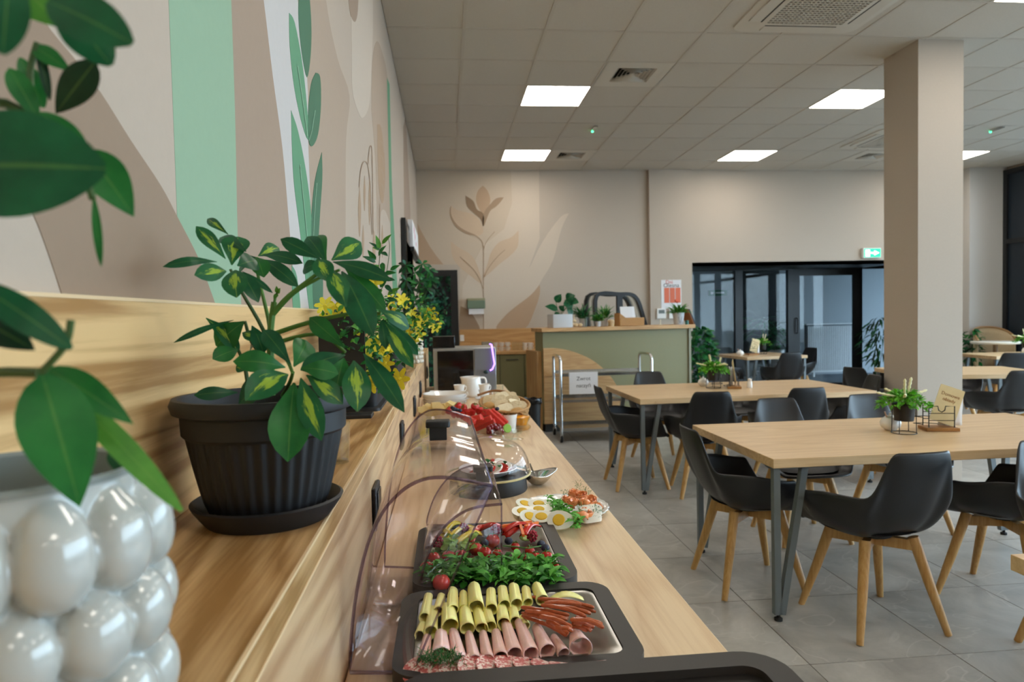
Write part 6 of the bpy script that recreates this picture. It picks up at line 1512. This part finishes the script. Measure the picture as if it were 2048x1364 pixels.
# ================================================================ things on the tables
LM_F = leaf_mat('fern_bright', '#4fae22', '#7ccb3c', .5)
M_CREAM = mat('cream_bloom', '#e6e2b4', .6)
M_BPOT = mat('black_pot', '#1d1917', .55)
def wire_plant(x, y, label, s=1., stand=True, n=420):
    t = thing('table_plant', label, 'potted plant', (x, y, TZ), ru(0, 3), 'potted plants on the tables'); t.scale = (s,) * 3
    zb = .055 if stand else .001
    B().lathe([(0, zb), (.038, zb), (.045, zb + .075), (.041, zb + .075), (.04, zb + .06), (0, zb + .06)], 24).build('pot', M_BPOT, t)
    if stand:
        B().tube([(.05 * math.cos(a), .05 * math.sin(a), .002) for a in [2 * PI * k / 28 for k in range(28)]], .0018, 5, closed=True).build('ring', M_BLACKW, t)
        B().tube([(.0475 * math.cos(a), .0475 * math.sin(a), zb + .07) for a in [2 * PI * k / 28 for k in range(28)]], .0018, 5, closed=True).build('ring', M_BLACKW, t)
        for k in range(4):
            a = PI / 4 + k * PI / 2; B().tube([(.05 * math.cos(a), .05 * math.sin(a), .002), (.0475 * math.cos(a), .0475 * math.sin(a), zb + .072)], .0018, 5).build('wire', M_BLACKW, t)
    its = [[], []]
    for k in range(n):
        a = ru(0, 6.28); rr = ru(.01, .1) ; c = Vector((rr * math.cos(a), rr * math.sin(a), zb + .075 + .055 * (1 - (rr / .1) ** 2) * ru(.4, 1) - .02 * (rr / .1) ** 2))
        d = Vector((math.cos(a) * ru(.2, 1), math.sin(a) * ru(.2, 1), ru(-.5, .9))).normalized() * ru(.016, .034); its[k % 2].append((c, c + d, .0125, (ru(-.6, .6), ru(-.6, .6), 1)))
    for q, m in zip(its, (LM_F, LM_B)):
        o = place('foliage', many_leaves(q, m, 'foliage'), t); o['kind'] = 'stuff'
    for k in range(6):
        a = ru(0, 6.28); el = .15 if k < 4 else 1.2; L = .11 if k < 4 else .07; c0 = Vector((.02 * math.cos(a), .02 * math.sin(a), zb + .10)); c1 = c0 + Vector((math.cos(a) * math.cos(el) * L, math.sin(a) * math.cos(el) * L, math.sin(el) * L + (.02 if k >= 4 else .01)))
        P = [tuple(c0.lerp(c1, i / 10)) for i in range(11)]; B().tube(P, [.003 + (.0035 if i % 2 else .001) for i in range(10)] + [.002], 6).build('bloom', M_CREAM, t)
    return t
def menu_holder(x, y, rz, label, lab2, lab3, s=1.):
    t = thing('napkin_holder', label, 'holder', (x, y, TZ), rz, 'napkin and menu holders'); t.scale = (s,) * 3
    B().box(-.065, .065, -.045, .045, .001, .015).build('wooden_base', mat('acacia', '#9c6b33', .5, noise=.3, nscale=14), t, bevel=.002)
    for yy in (-.028, .028):
        B().tube([(-.05, yy, .016), (-.05, yy, .105), (-.015, yy, .105), (-.012, yy, .088), (0, yy, .08), (.012, yy, .088), (.015, yy, .105), (.05, yy, .105), (.05, yy, .016)], .0022, 6).build('wire_frame', M_BLACKW, t)
        for z in (.045, .075): B().tube([(-.05, yy, z), (.05, yy, z)], .0018, 5).build('cross_wire', M_BLACKW, t)
    for z in (.02, .05): B().tube([(-.05, .028, z), (-.075, .06, z), (-.03, .07, z), (.05, .028, z)], .0018, 5).build('side_loop', M_BLACKW, t)
    M4 = t.matrix_basis if False else Matrix.Translation((x, y, TZ)) @ Matrix.Rotation(rz, 4, 'Z') @ Matrix.Scale(s, 4)
    c = thing('menu_card', lab2, 'menu', M4 @ Vector((0, -.012, .016)), 0); c.rotation_euler = (R(-6), R(20), rz); c.scale = (s,) * 3
    o = B().prism(rrect(-.05, .05, 0.018, .175, .004, 2), -.0015, .0015, 'y').build('card', mat('parchment', '#dcc99a', .7, noise=.1, nscale=25), c)
    text('lettering', 'Domowe', mat('brown_ink', '#8a5a30', .8), .02, Matrix.Translation((0, -.0018, .14)) @ FACE_Y, c)
    text('lettering', 'obiady', mat('brown_ink', '#8a5a30', .8), .02, Matrix.Translation((0, -.0018, .118)) @ FACE_Y, c)
    c2 = thing('napkin_stack', lab3, 'napkins', M4 @ Vector((.05, .004, .016)), rz); c2.scale = (s,) * 3
    for k in range(3):
        B().grid(lambda u, v: (-.045 + .09 * u + .006 * k * v, .004 + .0055 * k + .02 * max(0, v - .7) * (k == 2), .003 + .118 * v + .006 * math.sin(5 * u + k) * v), 8, 7).build('napkin', M_PAPER, c2, solid=.002)
def sugar_bowl(x, y, label, s=1.):
    t = thing('sugar_bowl', label, 'bowl', (x, y, TZ), 0, 'white sugar bowls'); t.scale = (s,) * 3
    B().lathe([(0, .001), (.022, .001), (.04, .018), (.043, .035), (.035, .052), (.025, .058)], 26).build('bowl', M_WHITE, t)
    B().lathe([(.026, .058), (.02, .064), (.006, .068), (.007, .076), (0, .079)], 20).build('lid', M_WHITE, t)
    B().tube([(-.02, -.005, .055), (-.034, -.01, .085)], .003, 6).build('spoon', mat('spoon_pink', '#c9a08c', .5), t)
def on_table(px, py): p = PZ(px, py, TZ); return p.x, p.y
x, y = on_table(1808, 866); wire_plant(x, y, 'green plant with cream blooms in a black pot on a wire stand, near table', 1.2)
x, y = on_table(1781, 860); sugar_bowl(x, y, 'white sugar bowl with a spoon beside the wire stand on the near table', 1.2)
x, y = on_table(1877, 860); menu_holder(x, y, R(-14), 'wire napkin holder with a wooden base on the near table', 'parchment menu card standing in the near table holder', 'white napkins in the near table holder', 1.25)
x, y = on_table(1427, 776); wire_plant(x, y, 'bushy plant in a black pot on a wire stand, middle table left', 1.2)
x, y = on_table(1443, 771); wire_plant(x + .02, y + .15, 'second plant in a black pot just behind, middle table', 1.0, True, 200)
x, y = on_table(1418, 774); sugar_bowl(x - .02, y + .08, 'white sugar bowl half behind the wire stand on the middle table', 1.1)
x, y = on_table(1468, 776); menu_holder(x, y, R(70), 'napkin holder turned edge on, middle table', 'parchment menu card seen edge on at the middle table', 'white napkins seen edge on at the middle table', 1.25)
t = thing('salt_shaker', 'small white salt shaker on the middle table', 'shaker', (x + .13, y - .02, TZ))
B().lathe([(0, .001), (.022, .001), (.02, .05), (.016, .055), (.018, .075), (0, .082)], 18).build('shaker', M_WHITE, t)
wire_plant(4.72, 9.85, 'plant with pale spikes in a black pot on the far table', 1.25, True, 220)
menu_holder(4.50, 9.72, R(5), 'napkin holder with paper cards on the far table', 'pale menu card on the far table', 'napkins on the far table', 1.25)
sugar_bowl(4.26, 9.6, 'small white sugar bowl on the far table corner', 1.2)
wire_plant(7.72, 8.42, 'plant in a black pot on the farthest table at the right edge', 1.4, True, 240)
sugar_bowl(7.62, 8.3, 'white sugar bowl under the plant on the farthest table', 1.6)
# white round table and rattan chair by the pier
t = thing('round_table', 'white round table before the pale pier', 'table', (7.9, 9.16, 0))
B().lathe([(0, .84), (.29, .84), (.305, .85), (.31, .868), (.3, .876), (0, .876)], 40).build('top', mat('cream_white', '#e4e0d4', .4), t)
B().tube([(0, 0, .02), (0, 0, .84)], .03, 12).build('pedestal', mat('brown_leg', '#8a6a48', .5), t)
B().lathe([(0, 0), (.22, 0), (.2, .02), (0, .03)], 28).build('foot', M_WHITE, t)
t = thing('rattan_chair', 'cream rattan armchair with a rounded back behind the round table', 'chair', (8.12, 9.34, 0), R(180))
M_RAT = mat('cream_rattan', '#cbb592', .6, noise=.25, nscale=120, bump=.5)
zc = 1.07
B().grid(lambda u, v: (.3 * math.cos(PI * (u * 1.1 - .05)) , -.08 - .2 * math.sin(PI * (u * 1.1 - .05)), .45 + (zc - .45 - .18 * abs(2 * u - 1) ** 2.2) * v), 24, 8).build('backrest', M_RAT, t, solid=.02)
B().tube([(.3 * math.cos(PI * (u * 1.1 - .05)), -.08 - .2 * math.sin(PI * (u * 1.1 - .05)), zc - .18 * abs(2 * u - 1) ** 2.2) for u in [k / 23 for k in range(24)]], .018, 8).build('back_rail', mat('rattan_brown', '#a8835a', .6), t)
B().lathe([(0, .42), (.24, .42), (.25, .45), (.0, .46)], 24).build('seat', M_RAT, t)
for sx in (-1, 1):
    for sy in (-1, 1): B().tube([(sx * .2, sy * .16, 0), (sx * .18, sy * .14, .42)], .018, 8).build('leg', M_RAT, t)
# ================================================================ floor plants and greenery
def shrub(name, label, x, y, pr, ph, pm, n, box, lf, L, wd, Z=0., droop=0.):
    t = thing(name, label, 'potted plant', (x, y, Z)); B().lathe([(0, .002), (pr * .75, .002), (pr, ph), (pr * .92, ph), (pr * .88, ph - .03), (0, ph - .03)], 24).build('pot', pm, t)
    its = [[], []]; (rx, ry, z0, z1) = box
    for k in range(n):
        a = ru(0, 6.28); q = ru(0, 1) ** .5; z = ru(z0, z1); env = math.sin(PI * min(1, max(0, (z - z0) / (z1 - z0) * .85 + .12))) ** .6
        c = Vector((rx * q * env * math.cos(a), ry * q * env * math.sin(a), z)); ll = ru(*L); d = Vector((math.cos(a), math.sin(a), ru(-.8, .6) - droop)).normalized() * ll
        its[k % 2].append((c, c + d, wd * ll, (ru(-.5, .5), ru(-1, 0), 1)))
    for q, m in zip(its, lf): o = place('foliage', many_leaves(q, m, 'foliage'), t); o['kind'] = 'stuff'
    for k in range(4): B().tube([(ru(-.03, .03), ru(-.03, .03), ph - .03), (ru(-.4, .4) * rx, ru(-.4, .4) * ry, z1 * .85)], .006, 5, .003).build('stem', M_STEMD, t)
    return t
shrub('floor_shrub', 'lush green shrub on the floor at the right end of the bar', PY(1400, 720, 9.0).x, 9.0, .14, .28, M_PLW, 420, (.2, .2, .3, 1.15), (LM_M, LM_D), (.07, .13), .55)
shrub('bamboo_plant', 'drooping bamboo palm in a dark pot left of the column', PY(1752, 690, 10.6).x, 10.5, .1, .35, M_BPOT, 170, (.26, .26, .5, 1.25), (LM_D, LM_Y), (.14, .24), .14, 0., .6)
shrub('yucca_plant', 'spiky yucca behind the partition glass', PY(1530, 640, 11.7).x, 11.7, .15, .3, M_BPOT, 70, (.12, .12, .9, 1.25), (LM_D, LM_Y), (.3, .5), .07)
shrub('corridor_plant', 'leafy plant in a pale pot behind the partition glass', PY(1552, 660, 13.1).x, 13.1, .16, .6, M_PLW, 90, (.2, .2, .6, 1.05), (LM_D, LM_M), (.1, .16), .35)
shrub('window_plant', 'small green plant at the far wall just right of the column', PY(1944, 670, 9.55).x, 9.55, .1, .5, M_PLW, 110, (.12, .12, .5, 1.05), (LM_D, LM_M), (.08, .14), .4)
# dark greenery standing behind the narrow glazed door
its = []
for k in range(900):
    c = Vector((ru(-.6, .5), ru(10.45, 10.75), ru(.1, 2.2))); its.append((c, c + Vector((ru(-.08, .08), ru(-.06, .0), ru(-.1, .06))), .045, (ru(-.5, .5), -1, .3)))
o = place('door_greenery', many_leaves(its, leaf_mat('moss_dark', '#1c5a3c', '#2a7d55', .3), 'door_greenery')); o['kind'] = 'stuff'; o['label'] = 'dark green foliage wall seen through the narrow black door'; o['category'] = 'plants'
